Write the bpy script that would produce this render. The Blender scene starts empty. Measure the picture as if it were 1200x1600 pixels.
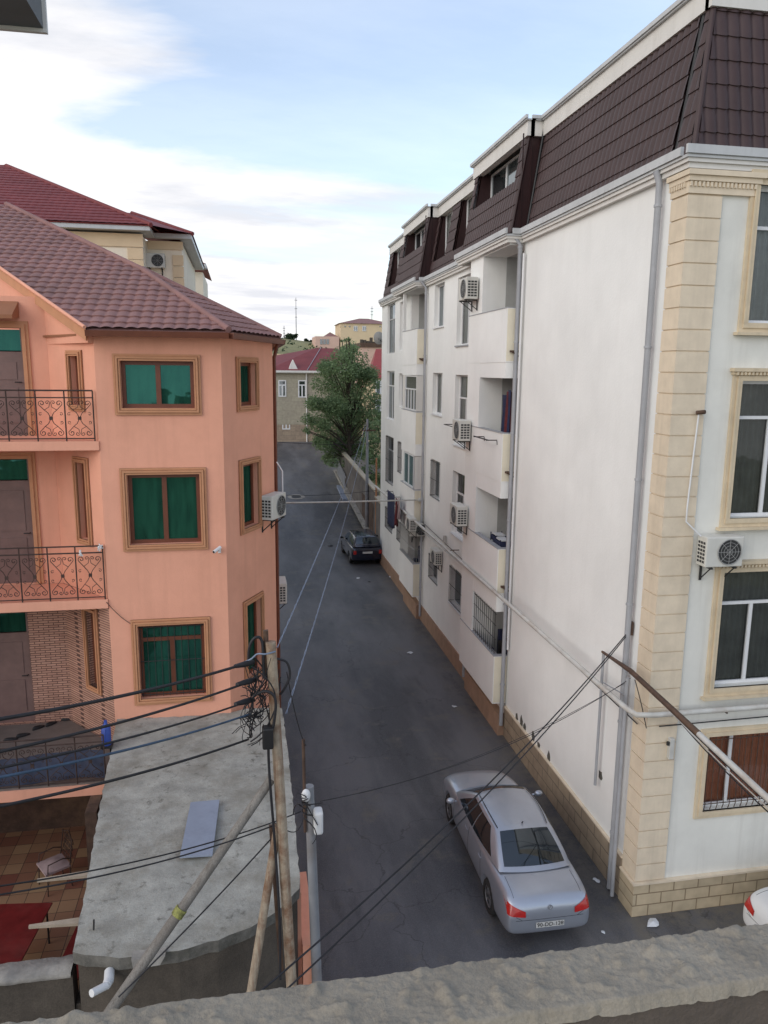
import bpy, bmesh, math, random
from mathutils import Vector as V, Matrix
random.seed(7)
scene = bpy.context.scene
COL = scene.collection
PI = math.pi

# ------------------------------------------------------------------ camera calibration (metres, eye 10 m above the street)
FPX = 1195.0
def _n(v): return v.normalized()
_vd = _n(V((533-600, 7282-800, FPX)))
_vy = V((378-600, 581-800, FPX)); _vy = _n(_vy - _vd*_vy.dot(_vd))
_up = -_vd
_vx = _vy.cross(_up)
CAM = V((0, 0, 10))
def ray(px, py):
    c = V(((px-600)/FPX, (py-800)/FPX, 1))
    return V((_vx.dot(c), _vy.dot(c), _up.dot(c)))
def at(px, py, ax, val):
    """the point of the plane ax = val that is surveyed at a photo position"""
    d = ray(px, py); i = 'xyz'.index(ax)
    return CAM + d*((val-CAM[i])/d[i])

# ------------------------------------------------------------------ mesh builder
class MB:
    def __init__(s): s.v = []; s.f = []; s.sm = []
    def add(s, vs, fs, smooth=False):
        o = len(s.v); s.v += [V(p) for p in vs]
        for f in fs: s.f.append([o+i for i in f]); s.sm.append(smooth)
        return s
    def box(s, x0, x1, y0, y1, z0, z1):
        return s.add([(x0,y0,z0),(x1,y0,z0),(x1,y1,z0),(x0,y1,z0),(x0,y0,z1),(x1,y0,z1),(x1,y1,z1),(x0,y1,z1)],
                     [(0,3,2,1),(4,5,6,7),(0,1,5,4),(1,2,6,5),(2,3,7,6),(3,0,4,7)])
    def hexa(s, b, t):
        return s.add(list(b)+list(t), [(0,3,2,1),(4,5,6,7),(0,1,5,4),(1,2,6,5),(2,3,7,6),(3,0,4,7)])
    def prism(s, pts, off):
        n = len(pts); off = V(off)
        vs = [V(p) for p in pts] + [V(p)+off for p in pts]
        fs = [tuple(range(n))[::-1], tuple(range(n, 2*n))] + [(i, (i+1) % n, n+(i+1) % n, n+i) for i in range(n)]
        return s.add(vs, fs)
    def tube(s, pts, r, seg=6, smooth=True):
        pts = [V(p) for p in pts]; n = len(pts)
        rs = r if isinstance(r, (list, tuple)) else [r]*n
        t0 = (pts[1]-pts[0]).normalized()
        a = t0.orthogonal().normalized(); vs = []; fs = []
        for i, p in enumerate(pts):
            t = (pts[min(i+1, n-1)]-pts[max(i-1, 0)])
            t = t.normalized() if t.length > 1e-9 else t0
            a = (a-t*a.dot(t)); a = a.normalized() if a.length > 1e-6 else t.orthogonal().normalized()
            b = t.cross(a)
            for k in range(seg):
                an = 2*PI*k/seg; vs.append(p+(a*math.cos(an)+b*math.sin(an))*rs[i])
        for i in range(n-1):
            for k in range(seg):
                k2 = (k+1) % seg
                fs.append((i*seg+k, i*seg+k2, (i+1)*seg+k2, (i+1)*seg+k))
        s.add(vs, fs, smooth)
        s.add([vs[k] for k in range(seg)], [tuple(range(seg))[::-1]])
        s.add([vs[(n-1)*seg+k] for k in range(seg)], [tuple(range(seg))])
        return s
    def sphere(s, c, rx, ry=None, rz=None, seg=12, rings=8):
        ry = ry or rx; rz = rz or rx; c = V(c); vs = []; fs = []
        for i in range(rings+1):
            a = PI*i/rings
            for k in range(seg):
                b = 2*PI*k/seg
                vs.append(c+V((rx*math.sin(a)*math.cos(b), ry*math.sin(a)*math.sin(b), rz*math.cos(a))))
        for i in range(rings):
            for k in range(seg): fs.append((i*seg+k, (i+1)*seg+k, (i+1)*seg+(k+1) % seg, i*seg+(k+1) % seg))
        return s.add(vs, fs, True)
    def grid(s, fn, nu, nv, smooth=True):
        vs = [fn(i/nu, j/nv) for j in range(nv+1) for i in range(nu+1)]
        fs = [(j*(nu+1)+i, j*(nu+1)+i+1, (j+1)*(nu+1)+i+1, (j+1)*(nu+1)+i) for j in range(nv) for i in range(nu)]
        return s.add(vs, fs, smooth)

def wloc(o):
    p = V((0, 0, 0))
    while o: p += o.location; o = o.parent
    return p
def obj(name, mb, mat, parent=None, label=None, bevel=0, weld=False, fixn=False):
    off = wloc(parent)
    me = bpy.data.meshes.new(name)
    me.from_pydata([tuple(p-off) for p in mb.v], [], mb.f)
    me.polygons.foreach_set('use_smooth', mb.sm)
    if weld or fixn:
        bm = bmesh.new(); bm.from_mesh(me)
        if weld: bmesh.ops.remove_doubles(bm, verts=bm.verts, dist=1e-4)
        bmesh.ops.recalc_face_normals(bm, faces=bm.faces)
        bm.to_mesh(me); bm.free()
    me.materials.append(mat)
    o = bpy.data.objects.new(name, me); COL.objects.link(o)
    if parent: o.parent = parent
    if label: o['label'] = label
    if bevel:
        m = o.modifiers.new('bevel', 'BEVEL'); m.width = bevel; m.segments = 2; m.limit_method = 'ANGLE'; m.angle_limit = .6
    return o
def tag(o, label, cat, group=None, kind=None):
    o['label'] = label; o['category'] = cat
    if group: o['group'] = group
    if kind: o['kind'] = kind
    return o
def thing(name, label, cat, loc=(0, 0, 0), group=None, rotz=0):
    o = bpy.data.objects.new(name, None); COL.objects.link(o)
    o.empty_display_size = .2; o.location = loc; o.rotation_euler = (0, 0, rotz)
    return tag(o, label, cat, group)
def struct(name, mb, mat, label=None):
    o = obj(name, mb, mat); o['kind'] = 'structure'
    if label: o['label'] = label
    return o
def dup(root, loc, rotz=0, label=None, mats=None):
    r = root.copy(); COL.objects.link(r); r.location = loc; r.rotation_euler = (0, 0, rotz)
    if label: r['label'] = label
    for ch in list(root.children):
        c = ch.copy(); COL.objects.link(c); c.parent = r
        if mats and ch.name.split('.')[0] in mats:
            c.data = c.data.copy(); c.data.materials[0] = mats[ch.name.split('.')[0]]
        for g in list(ch.children):
            d = g.copy(); COL.objects.link(d); d.parent = c
    return r
class Fr:
    """a wall's own frame: u along it, n out of it, z up"""
    def __init__(s, O, U, N): s.O = V(O); s.U = V(U).normalized(); s.N = V(N).normalized()
    def p(s, u, n, z): return s.O+s.U*u+s.N*n+V((0, 0, z))
def fbox(mb, fr, u0, u1, n0, n1, z0, z1):
    return mb.hexa([fr.p(u0,n0,z0), fr.p(u1,n0,z0), fr.p(u1,n1,z0), fr.p(u0,n1,z0)],
                   [fr.p(u0,n0,z1), fr.p(u1,n0,z1), fr.p(u1,n1,z1), fr.p(u0,n1,z1)])
def wallbox(mb, fr, u0, u1, z0, z1, holes=(), t=.3):
    us = sorted({u0, u1, *[min(max(h[0], u0), u1) for h in holes], *[min(max(h[1], u0), u1) for h in holes]})
    zs = sorted({z0, z1, *[min(max(h[2], z0), z1) for h in holes], *[min(max(h[3], z0), z1) for h in holes]})
    def solid(i, j):
        if i < 0 or j < 0 or i >= len(us)-1 or j >= len(zs)-1: return False
        a = (us[i]+us[i+1])/2; b = (zs[j]+zs[j+1])/2
        return not any(h[0] < a < h[1] and h[2] < b < h[3] for h in holes)
    for i in range(len(us)-1):
        for j in range(len(zs)-1):
            if not solid(i, j): continue
            a, b, c, d = us[i], us[i+1], zs[j], zs[j+1]
            for n in (0, -t): mb.add([fr.p(a,n,c), fr.p(b,n,c), fr.p(b,n,d), fr.p(a,n,d)], [(0,1,2,3)])
            if not solid(i-1, j): mb.add([fr.p(a,0,c), fr.p(a,-t,c), fr.p(a,-t,d), fr.p(a,0,d)], [(0,1,2,3)])
            if not solid(i+1, j): mb.add([fr.p(b,0,c), fr.p(b,-t,c), fr.p(b,-t,d), fr.p(b,0,d)], [(0,1,2,3)])
            if not solid(i, j-1): mb.add([fr.p(a,0,c), fr.p(b,0,c), fr.p(b,-t,c), fr.p(a,-t,c)], [(0,1,2,3)])
            if not solid(i, j+1): mb.add([fr.p(a,0,d), fr.p(b,0,d), fr.p(b,-t,d), fr.p(a,-t,d)], [(0,1,2,3)])
    return mb

# ------------------------------------------------------------------ materials
MATS = {}
def mat(name, col, rough=.8, var=.12, scale=3., metal=0., bump=0., bscale=40., dirt=0., dirtcol=None, spec=.5, coat=0., fine=0., streak=0., streakcol=None, sscale=1., spots=0., spotcol=(0, 0, 0), spotscale=1.7):
    m = bpy.data.materials.new(name); m.use_nodes = True; nt = m.node_tree; N = nt.nodes; Lk = nt.links
    b = N['Principled BSDF']; b.inputs['Roughness'].default_value = rough; b.inputs['Metallic'].default_value = metal
    b.inputs['Specular IOR Level'].default_value = spec
    if coat: b.inputs['Coat Weight'].default_value = coat; b.inputs['Coat Roughness'].default_value = .06
    tc = N.new('ShaderNodeTexCoord'); geo = N.new('ShaderNodeNewGeometry')
    P = geo.outputs['Position'] if name not in OBJSPACE else tc.outputs['Object']
    def noise(sc, det=6, rgh=.6, vec=None):
        n = N.new('ShaderNodeTexNoise'); n.inputs['Scale'].default_value = sc; n.inputs['Detail'].default_value = det
        n.inputs['Roughness'].default_value = rgh; Lk.new(vec or P, n.inputs['Vector']); return n
    def mix(fac, a, bb, mode='MIX'):
        x = N.new('ShaderNodeMix'); x.data_type = 'RGBA'; x.blend_type = mode
        if isinstance(fac, (int, float)): x.inputs['Factor'].default_value = fac
        else: Lk.new(fac, x.inputs['Factor'])
        for sck, val in ((x.inputs['A'], a), (x.inputs['B'], bb)):
            if isinstance(val, (tuple, list)): sck.default_value = (*val[:3], 1)
            else: Lk.new(val, sck)
        return x.outputs['Result']
    def ramp(src, a, c):
        r = N.new('ShaderNodeMapRange'); r.inputs['From Min'].default_value = a; r.inputs['From Max'].default_value = c
        Lk.new(src, r.inputs['Value']); return r.outputs['Result']
    n1 = noise(scale)
    lo = tuple(c*(1-var) for c in col); hi = tuple(min(1, c*(1+var)) for c in col)
    c = mix(ramp(n1.outputs['Fac'], .3, .7), lo, hi)
    if fine:
        n4 = noise(scale*25, 3, .7); c = mix(ramp(n4.outputs['Fac'], .35, .65), mix(fine, c, (0, 0, 0)), c)
    if streak:
        mp = N.new('ShaderNodeMapping'); mp.inputs['Scale'].default_value = (2.6*sscale, 2.6*sscale, .16*sscale); Lk.new(P, mp.inputs['Vector'])
        n3 = noise(1.6, 5, .65, mp.outputs['Vector'])
        f = N.new('ShaderNodeMath'); f.operation = 'MULTIPLY'; f.inputs[1].default_value = streak
        Lk.new(ramp(n3.outputs['Fac'], .5, .78), f.inputs[0]); c = mix(f.outputs[0], c, streakcol or tuple(x*.45 for x in col))
    if spots:
        n5 = noise(scale*spotscale, 7, .7); f = N.new('ShaderNodeMath'); f.operation = 'MULTIPLY'; f.inputs[1].default_value = spots
        Lk.new(ramp(n5.outputs['Fac'], .57, .70), f.inputs[0]); c = mix(f.outputs[0], c, spotcol)
    if dirt:
        n2 = noise(scale*.35, 8, .68)
        f = N.new('ShaderNodeMath'); f.operation = 'MULTIPLY'; f.inputs[1].default_value = dirt
        Lk.new(ramp(n2.outputs['Fac'], .48, .68), f.inputs[0])
        c = mix(f.outputs[0], c, dirtcol or tuple(x*.4 for x in col))
    Lk.new(c, b.inputs['Base Color'])
    if bump:
        nb = noise(bscale, 5, .6); bp = N.new('ShaderNodeBump'); bp.inputs['Strength'].default_value = bump; bp.inputs['Distance'].default_value = .02
        Lk.new(nb.outputs['Fac'], bp.inputs['Height']); Lk.new(bp.outputs['Normal'], b.inputs['Normal'])
    MATS[name] = m; m['c'] = 0
    m['out'] = ''
    return m
OBJSPACE = {'silver', 'bluepaint', 'whitepaint'}
def brickmat(name, c1, c2, mortar, w, h, msz, rough=.8, axis='xz', offs=.5, bump=.4, rot=None):
    m = mat(name, c1, rough); nt = m.node_tree; N = nt.nodes; Lk = nt.links; b = N['Principled BSDF']
    geo = N.new('ShaderNodeNewGeometry'); sp = N.new('ShaderNodeSeparateXYZ'); cb = N.new('ShaderNodeCombineXYZ')
    Lk.new(geo.outputs['Position'], sp.inputs[0])
    if axis == 'sz':      # along either wall direction
        a = N.new('ShaderNodeMath'); a.operation = 'ADD'; Lk.new(sp.outputs['X'], a.inputs[0]); Lk.new(sp.outputs['Y'], a.inputs[1]); Lk.new(a.outputs[0], cb.inputs['X']); Lk.new(sp.outputs['Z'], cb.inputs['Y'])
    elif axis == 'xy': Lk.new(sp.outputs['X'], cb.inputs['X']); Lk.new(sp.outputs['Y'], cb.inputs['Y'])
    elif axis == 'yz': Lk.new(sp.outputs['Y'], cb.inputs['X']); Lk.new(sp.outputs['Z'], cb.inputs['Y'])
    else: Lk.new(sp.outputs['X'], cb.inputs['X']); Lk.new(sp.outputs['Z'], cb.inputs['Y'])
    t = N.new('ShaderNodeTexBrick'); Lk.new(cb.outputs[0], t.inputs['Vector']); t.offset = offs
    t.inputs['Scale'].default_value = 1; t.inputs['Brick Width'].default_value = w; t.inputs['Row Height'].default_value = h
    t.inputs['Mortar Size'].default_value = msz; t.inputs['Color1'].default_value = (*c1, 1); t.inputs['Color2'].default_value = (*c2, 1); t.inputs['Mortar'].default_value = (*mortar, 1)
    n = N.new('ShaderNodeTexNoise'); n.inputs['Scale'].default_value = 5; n.inputs['Detail'].default_value = 8; Lk.new(geo.outputs['Position'], n.inputs['Vector'])
    x = N.new('ShaderNodeMix'); x.data_type = 'RGBA'; x.blend_type = 'MULTIPLY'; x.inputs['Factor'].default_value = .6
    r = N.new('ShaderNodeMapRange'); r.inputs['To Min'].default_value = .45; r.inputs['To Max'].default_value = 1.4; Lk.new(n.outputs['Fac'], r.inputs['Value'])
    Lk.new(t.outputs['Color'], x.inputs['A']); Lk.new(r.outputs['Result'], x.inputs['B']); Lk.new(x.outputs['Result'], b.inputs['Base Color'])
    bp = N.new('ShaderNodeBump'); bp.inputs['Strength'].default_value = bump; bp.inputs['Distance'].default_value = .01; bp.invert = True
    Lk.new(t.outputs['Fac'], bp.inputs['Height']); Lk.new(bp.outputs['Normal'], b.inputs['Normal'])
    return m
def glassmat(name, tint, gloss, rough=.04, trans=.0, bump=.03, base=None, folds=None):
    m = bpy.data.materials.new(name); m.use_nodes = True; nt = m.node_tree; N = nt.nodes; Lk = nt.links
    out = N['Material Output']; N.remove(N['Principled BSDF'])
    d = N.new('ShaderNodeBsdfTransparent') if trans else N.new('ShaderNodeBsdfDiffuse'); d.inputs['Color'].default_value = (*tint, 1)
    if folds:
        ge = N.new('ShaderNodeNewGeometry'); mp = N.new('ShaderNodeMapping'); mp.inputs['Scale'].default_value = (5, 5, .7); Lk.new(ge.outputs['Position'], mp.inputs['Vector'])
        nf = N.new('ShaderNodeTexNoise'); nf.inputs['Scale'].default_value = 1.3; nf.inputs['Detail'].default_value = 4; Lk.new(mp.outputs[0], nf.inputs['Vector'])
        rr = N.new('ShaderNodeMapRange'); rr.inputs['From Min'].default_value = .38; rr.inputs['From Max'].default_value = .62; Lk.new(nf.outputs['Fac'], rr.inputs['Value'])
        xx = N.new('ShaderNodeMix'); xx.data_type = 'RGBA'; Lk.new(rr.outputs[0], xx.inputs['Factor']); xx.inputs['A'].default_value = (*tint, 1); xx.inputs['B'].default_value = (*folds, 1); Lk.new(xx.outputs['Result'], d.inputs['Color'])
    g = N.new('ShaderNodeBsdfGlossy'); g.inputs['Color'].default_value = (*gloss, 1); g.inputs['Roughness'].default_value = rough
    fr = N.new('ShaderNodeFresnel'); fr.inputs['IOR'].default_value = 1.5
    ad = N.new('ShaderNodeMath'); ad.operation = 'ADD'; ad.inputs[1].default_value = .0 if trans else (.3 if base is None else base); ad.use_clamp = True
    Lk.new(fr.outputs[0], ad.inputs[0])
    mx = N.new('ShaderNodeMixShader'); Lk.new(ad.outputs[0], mx.inputs[0]); Lk.new(d.outputs[0], mx.inputs[1]); Lk.new(g.outputs[0], mx.inputs[2]); Lk.new(mx.outputs[0], out.inputs['Surface'])
    n = N.new('ShaderNodeTexNoise'); n.inputs['Scale'].default_value = 1.7; geo = N.new('ShaderNodeNewGeometry'); Lk.new(geo.outputs['Position'], n.inputs['Vector'])
    bp = N.new('ShaderNodeBump'); bp.inputs['Strength'].default_value = bump; bp.inputs['Distance'].default_value = .1; Lk.new(n.outputs['Fac'], bp.inputs['Height']); Lk.new(bp.outputs['Normal'], g.inputs['Normal'])
    MATS[name] = m; return m

WHITE = mat('white_plaster', (.84, .838, .81), .9, .05, .7, bump=.25, bscale=18, streak=.07, streakcol=(.5, .47, .42), dirt=.10, dirtcol=(.5, .47, .42))
BEIGEW = mat('cream_plaster', (.78, .72, .57), .9, .06, 1.5, bump=.1, streak=.3, streakcol=(.38, .33, .25))
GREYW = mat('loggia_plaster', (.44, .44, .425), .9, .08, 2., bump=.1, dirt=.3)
FRONTW = mat('front_plaster', (.72, .71, .65), .9, .05, 1.5, bump=.12, streak=.3, streakcol=(.4, .37, .32), dirt=.15)
QUOIN = mat('quoin_stone', (.72, .61, .46), .85, .08, 3., bump=.1, streak=.25, dirt=.15)
TRIMB = mat('beige_trim', (.64, .53, .37), .8, .08, 4., streak=.3, dirt=.2)
PLINTHS = brickmat('side_plinth_stone', (.38, .30, .21), (.32, .25, .18), (.16, .125, .09), .62, .29, .012, axis='yz')
PLINTHF = brickmat('front_plinth_stone', (.52, .42, .28), (.45, .37, .25), (.24, .18, .11), .5, .235, .012, axis='xz')
PLINTHP = mat('pink_plinth', (.36, .23, .155), .9, .15, 3., streak=.3)
MANS = mat('mansard_tile', (.056, .033, .032), .5, .12, 2., bump=.05, spec=.35, dirt=.2, dirtcol=(.10, .07, .07))
MANSR = mat('mansard_red', (.026, .008, .008), .5, .15, 3., spec=.4)
GUT = mat('gutter_metal', (.50, .51, .51), .5, .08, 3., spec=.5, streak=.35, streakcol=(.25, .25, .25))
FASC = mat('white_fascia', (.68, .66, .62), .7, .05, 2., streak=.25, streakcol=(.4, .36, .3))
PIPEG = mat('grey_downpipe', (.36, .37, .39), .5, .1, 3., streak=.35)
PIPEW = mat('painted_gas_pipe', (.55, .54, .50), .55, .12, 4., dirt=.4, dirtcol=(.3, .18, .1))
PVC = mat('white_upvc', (.72, .72, .72), .4, .04, 3.)
PVCD = mat('grey_upvc', (.42, .42, .42), .5, .08, 3.)
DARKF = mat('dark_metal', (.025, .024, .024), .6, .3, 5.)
RUST = mat('rusted_steel', (.42, .34, .25), .85, .25, 9., bump=.3, dirt=.95, dirtcol=(.17, .07, .03), fine=.3, streak=.9, streakcol=(.17, .065, .028), sscale=6)
RUSTD = mat('dark_rusted_steel', (.085, .05, .035), .85, .35, 5., bump=.3, dirt=.6, dirtcol=(.2, .12, .07))
POLEG = mat('weathered_grey_pole', (.24, .22, .195), .85, .15, 3., bump=.3, streak=.8, streakcol=(.08, .065, .05), sscale=7, dirt=.5, dirtcol=(.10, .07, .05), fine=.3)
POLEW = mat('pale_street_pole', (.24, .245, .26), .8, .15, 3., dirt=.5, dirtcol=(.14, .09, .06))
ORANGE = mat('orange_plaster', (.80, .385, .26), .9, .06, 1.3, bump=.2, bscale=25, streak=.28, streakcol=(.55, .26, .17), dirt=.22, dirtcol=(.58, .26, .16))
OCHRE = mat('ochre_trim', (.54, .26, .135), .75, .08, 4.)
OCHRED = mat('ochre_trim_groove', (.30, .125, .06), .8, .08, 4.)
BROWNF = mat('brown_window_frame', (.15, .045, .022), .45, .12, 6.)
TILEL = mat('rose_brown_roof_tile', (.30, .160, .145), .72, .14, 2.5, spec=.3, dirt=.45, dirtcol=(.17, .11, .10), fine=.15, streak=.2)
TILER = mat('red_roof_tile', (.20, .045, .045), .6, .12, 1.5, spec=.3, dirt=.25)
ROSEBR = brickmat('loggia_brick_cladding', (.58, .33, .24), (.46, .245, .175), (.13, .065, .05), .20, .05, .008, axis='sz', bump=.2)
DOORM = mat('brown_grey_door', (.19, .115, .10), .5, .15, 4.)
IRON = mat('wrought_iron', (.05, .028, .022), .7, .4, 8.)
CREAMH = mat('cream_house_plaster', (.83, .74, .59), .9, .05, 1., streak=.1)
CREAMT = mat('cream_house_trim', (.70, .54, .35), .85, .05, 2.)
SLAB = mat('weathered_slab', (.39, .385, .345), .95, .26, 2.6, bump=.6, bscale=14, dirt=.8, dirtcol=(.20, .18, .14), spots=.8, spotcol=(.09, .085, .07), spotscale=2.3, fine=.22)
CONCD = mat('dark_concrete', (.10, .082, .064), .95, .3, 2.2, bump=.5, bscale=12, dirt=.6, dirtcol=(.04, .035, .03), fine=.3, streak=.5)
CONCL = mat('light_mortar', (.30, .28, .25), .95, .3, 4., bump=.6, bscale=18, dirt=.6, dirtcol=(.12, .11, .10))
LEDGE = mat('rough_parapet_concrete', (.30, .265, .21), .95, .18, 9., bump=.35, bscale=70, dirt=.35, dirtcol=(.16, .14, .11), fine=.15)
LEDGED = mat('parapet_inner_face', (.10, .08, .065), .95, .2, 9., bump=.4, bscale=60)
BLUEG = mat('blue_grey_panel', (.26, .30, .38), .6, .08, 4., dirt=.3)
ACW = mat('ac_casing', (.60, .59, .54), .55, .06, 4., streak=.3, streakcol=(.35, .28, .2))
ACD = mat('ac_grille_dark', (.035, .035, .035), .7, .2, 8.)
ACG = mat('ac_grille_grey', (.30, .30, .29), .6, .1, 8.)
CURT = mat('grey_curtain', (.36, .37, .37), .9, .1, 5.)
CURTD = mat('dim_curtain', (.17, .175, .16), .9, .2, 3.)
CURTR = mat('brown_blind', (.50, .19, .10), .8, .15, 8.)
CABLE = mat('black_cable', (.018, .017, .02), .6, .3, 6.)
CABLEB = mat('blue_grey_cable', (.05, .09, .15), .6, .3, 6.)
WIREP = mat('pale_twisted_wire', (.22, .27, .36), .6, .2, 6.)
TYRE = mat('tyre_rubber', (.02, .02, .02), .9, .2, 20.)
RIM = mat('wheel_rim', (.22, .22, .23), .4, .1, 20., metal=.6)
BLKTR = mat('black_trim', (.012, .012, .013), .5, .1, 20.)
REDL = mat('red_lamp', (.42, .015, .012), .2, .2, 12., coat=.5)
PLATEM = mat('number_plate', (.55, .55, .53), .5, .05, 20.)
INKM = mat('plate_ink', (.03, .03, .03), .6, .05, 20.)
REDT = mat('red_table_top', (.15, .016, .016), .35, .25, 4., dirt=.2, dirtcol=(.3, .12, .1))
BOARD = mat('weathered_board', (.40, .33, .25), .85, .15, 5.)
NAVY = mat('navy_cloth', (.016, .022, .06), .9, .3, 9.)
MAROON = mat('maroon_cloth', (.10, .015, .018), .9, .3, 9.)
BLUEP = mat('blue_plastic', (.03, .07, .32), .5, .2, 5.)
TARP = mat('blue_tarp', (.065, .075, .12), .7, .3, 4.)
SHOEM = mat('shoe_black', (.02, .018, .018), .6, .3, 9.)
PINKCL = mat('pale_pink_cloth', (.40, .30, .30), .9, .2, 6.)
BALCFL = mat('balcony_floor_tile', (.16, .135, .12), .5, .15, 4.)
LITTER = mat('white_litter', (.62, .64, .66), .8, .1, 9.)
STONEH = brickmat('far_house_stone', (.40, .36, .27), (.35, .31, .24), (.33, .30, .23), .9, .42, .02, axis='xz', bump=.1)
STONEB = brickmat('far_house_base', (.36, .28, .20), (.30, .23, .17), (.26, .2, .15), .8, .4, .02, axis='xz', bump=.1)
PINKH = mat('pink_house_plaster', (.62, .42, .34), .9, .05, 1.)
YELH = mat('yellow_house_plaster', (.66, .52, .34), .9, .05, 1.)
YARDW = mat('grey_yard_wall', (.17, .15, .135), .95, .3, 1.2, bump=.3, dirt=.5, streak=.4)
YARDT = mat('yard_wall_coping', (.42, .36, .27), .9, .15, 2.)
BARK = mat('bark', (.055, .042, .032), .95, .3, 8., bump=.5)
MAST = mat('mast_steel', (.30, .30, .31), .6, .1, 5.)
MORT = mat('exposed_mortar', (.10, .095, .08), .95, .3, 12., bump=.6)

def leafmat(name, a, b2):
    m = bpy.data.materials.new(name); m.use_nodes = True; nt = m.node_tree; N = nt.nodes; Lk = nt.links; b = N['Principled BSDF']
    geo = N.new('ShaderNodeNewGeometry'); n = N.new('ShaderNodeTexNoise'); n.inputs['Scale'].default_value = .9; n.inputs['Detail'].default_value = 4; Lk.new(geo.outputs['Position'], n.inputs['Vector'])
    ad = N.new('ShaderNodeMath'); ad.operation = 'MULTIPLY_ADD'; ad.inputs[1].default_value = .55; Lk.new(geo.outputs['Random Per Island'], ad.inputs[0]); Lk.new(n.outputs['Fac'], ad.inputs[2])
    r = N.new('ShaderNodeMapRange'); r.inputs['From Min'].default_value = .35; r.inputs['From Max'].default_value = 1.1; Lk.new(ad.outputs[0], r.inputs['Value'])
    x = N.new('ShaderNodeMix'); x.data_type = 'RGBA'; x.inputs['A'].default_value = (*a, 1); x.inputs['B'].default_value = (*b2, 1); Lk.new(r.outputs['Result'], x.inputs['Factor']); Lk.new(x.outputs['Result'], b.inputs['Base Color'])
    b.inputs['Roughness'].default_value = .65
    tr = N.new('ShaderNodeBsdfTranslucent'); Lk.new(x.outputs['Result'], tr.inputs['Color']); ms = N.new('ShaderNodeMixShader'); ms.inputs[0].default_value = .4
    Lk.new(b.outputs[0], ms.inputs[1]); Lk.new(tr.outputs[0], ms.inputs[2]); Lk.new(ms.outputs[0], N['Material Output'].inputs['Surface'])
    try: b.inputs['Transmission Weight'].default_value = 0
    except Exception: pass
    return m
LEAF = leafmat('tree_leaves', (.07, .12, .055), (.25, .34, .16))
LEAFD = leafmat('far_tree_leaves', (.02, .045, .022), (.05, .085, .035))

# asphalt: patched, stained, cracked
def asphalt():
    m = bpy.data.materials.new('asphalt'); m.use_nodes = True; nt = m.node_tree; N = nt.nodes; Lk = nt.links; b = N['Principled BSDF']; b.inputs['Roughness'].default_value = .5; b.inputs['Specular IOR Level'].default_value = .4
    geo = N.new('ShaderNodeNewGeometry'); P = geo.outputs['Position']
    def noise(s, d=6, r=.6, v=P):
        n = N.new('ShaderNodeTexNoise'); n.inputs['Scale'].default_value = s; n.inputs['Detail'].default_value = d; n.inputs['Roughness'].default_value = r; Lk.new(v, n.inputs['Vector']); return n.outputs['Fac']
    def rng(src, a, c, lo=0, hi=1):
        r = N.new('ShaderNodeMapRange'); r.inputs['From Min'].default_value = a; r.inputs['From Max'].default_value = c; r.inputs['To Min'].default_value = lo; r.inputs['To Max'].default_value = hi; Lk.new(src, r.inputs['Value']); return r.outputs['Result']
    def mix(f, a, c):
        x = N.new('ShaderNodeMix'); x.data_type = 'RGBA'; Lk.new(f, x.inputs['Factor'])
        for s_, v in ((x.inputs['A'], a), (x.inputs['B'], c)):
            if isinstance(v, tuple): s_.default_value = (*v, 1)
            else: Lk.new(v, s_)
        return x.outputs['Result']
    mp = N.new('ShaderNodeMapping'); mp.inputs['Scale'].default_value = (1.2, .35, 1); Lk.new(P, mp.inputs['Vector'])
    c = mix(rng(noise(.5, 7, .62, mp.outputs[0]), .40, .60), (.056, .057, .065), (.128, .127, .135))
    c = mix(rng(noise(.9, 8, .7), .55, .68, 0, .85), c, (.145, .13, .105))      # dusty patches
    c = mix(rng(noise(.7, 6, .6, mp.outputs[0]), .60, .70, 0, .7), c, (.027, .027, .031))      # oil and damp
    c = mix(rng(noise(45, 3, .8), .45, .75, 0, .55), c, (.19, .185, .18)); c = mix(rng(noise(70, 2, .8), .5, .8, 0, .5), c, (.02, .02, .02))       # aggregate
    vo = N.new('ShaderNodeTexVoronoi'); vo.feature = 'DISTANCE_TO_EDGE'; vo.inputs['Scale'].default_value = .28
    wp = N.new('ShaderNodeVectorMath'); wp.operation = 'ADD'; nn = N.new('ShaderNodeTexNoise'); nn.inputs['Scale'].default_value = 1.3; nn.inputs['Detail'].default_value = 6; Lk.new(P, nn.inputs['Vector']); Lk.new(nn.outputs['Color'], wp.inputs[0]); Lk.new(P, wp.inputs[1]); Lk.new(wp.outputs[0], vo.inputs['Vector'])
    c = mix(rng(vo.outputs['Distance'], 0, .0045, .55, 0), c, (.018, .018, .018))
    sx_ = N.new('ShaderNodeSeparateXYZ'); Lk.new(P, sx_.inputs[0])
    edge_ = rng(sx_.outputs['X'], 5.9, 7.0); md = N.new('ShaderNodeMath'); md.operation = 'MULTIPLY'; Lk.new(edge_, md.inputs[0]); Lk.new(rng(noise(2.2, 8, .7), .42, .6, 0, .8), md.inputs[1])
    c = mix(md.outputs[0], c, (.155, .14, .115))
    Lk.new(c, b.inputs['Base Color'])
    bp = N.new('ShaderNodeBump'); bp.inputs['Strength'].default_value = .5; bp.inputs['Distance'].default_value = .01; Lk.new(noise(60, 4, .7), bp.inputs['Height']); Lk.new(bp.outputs[0], b.inputs['Normal'])
    return m
ASPH = asphalt()
GRASSY = mat('dry_hill_grass', (.27, .26, .12), .95, .35, .06, dirt=.6, dirtcol=(.22, .17, .09), fine=.25)
EARTH = mat('bare_earth', (.12, .10, .075), .95, .3, .8, bump=.3)
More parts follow.
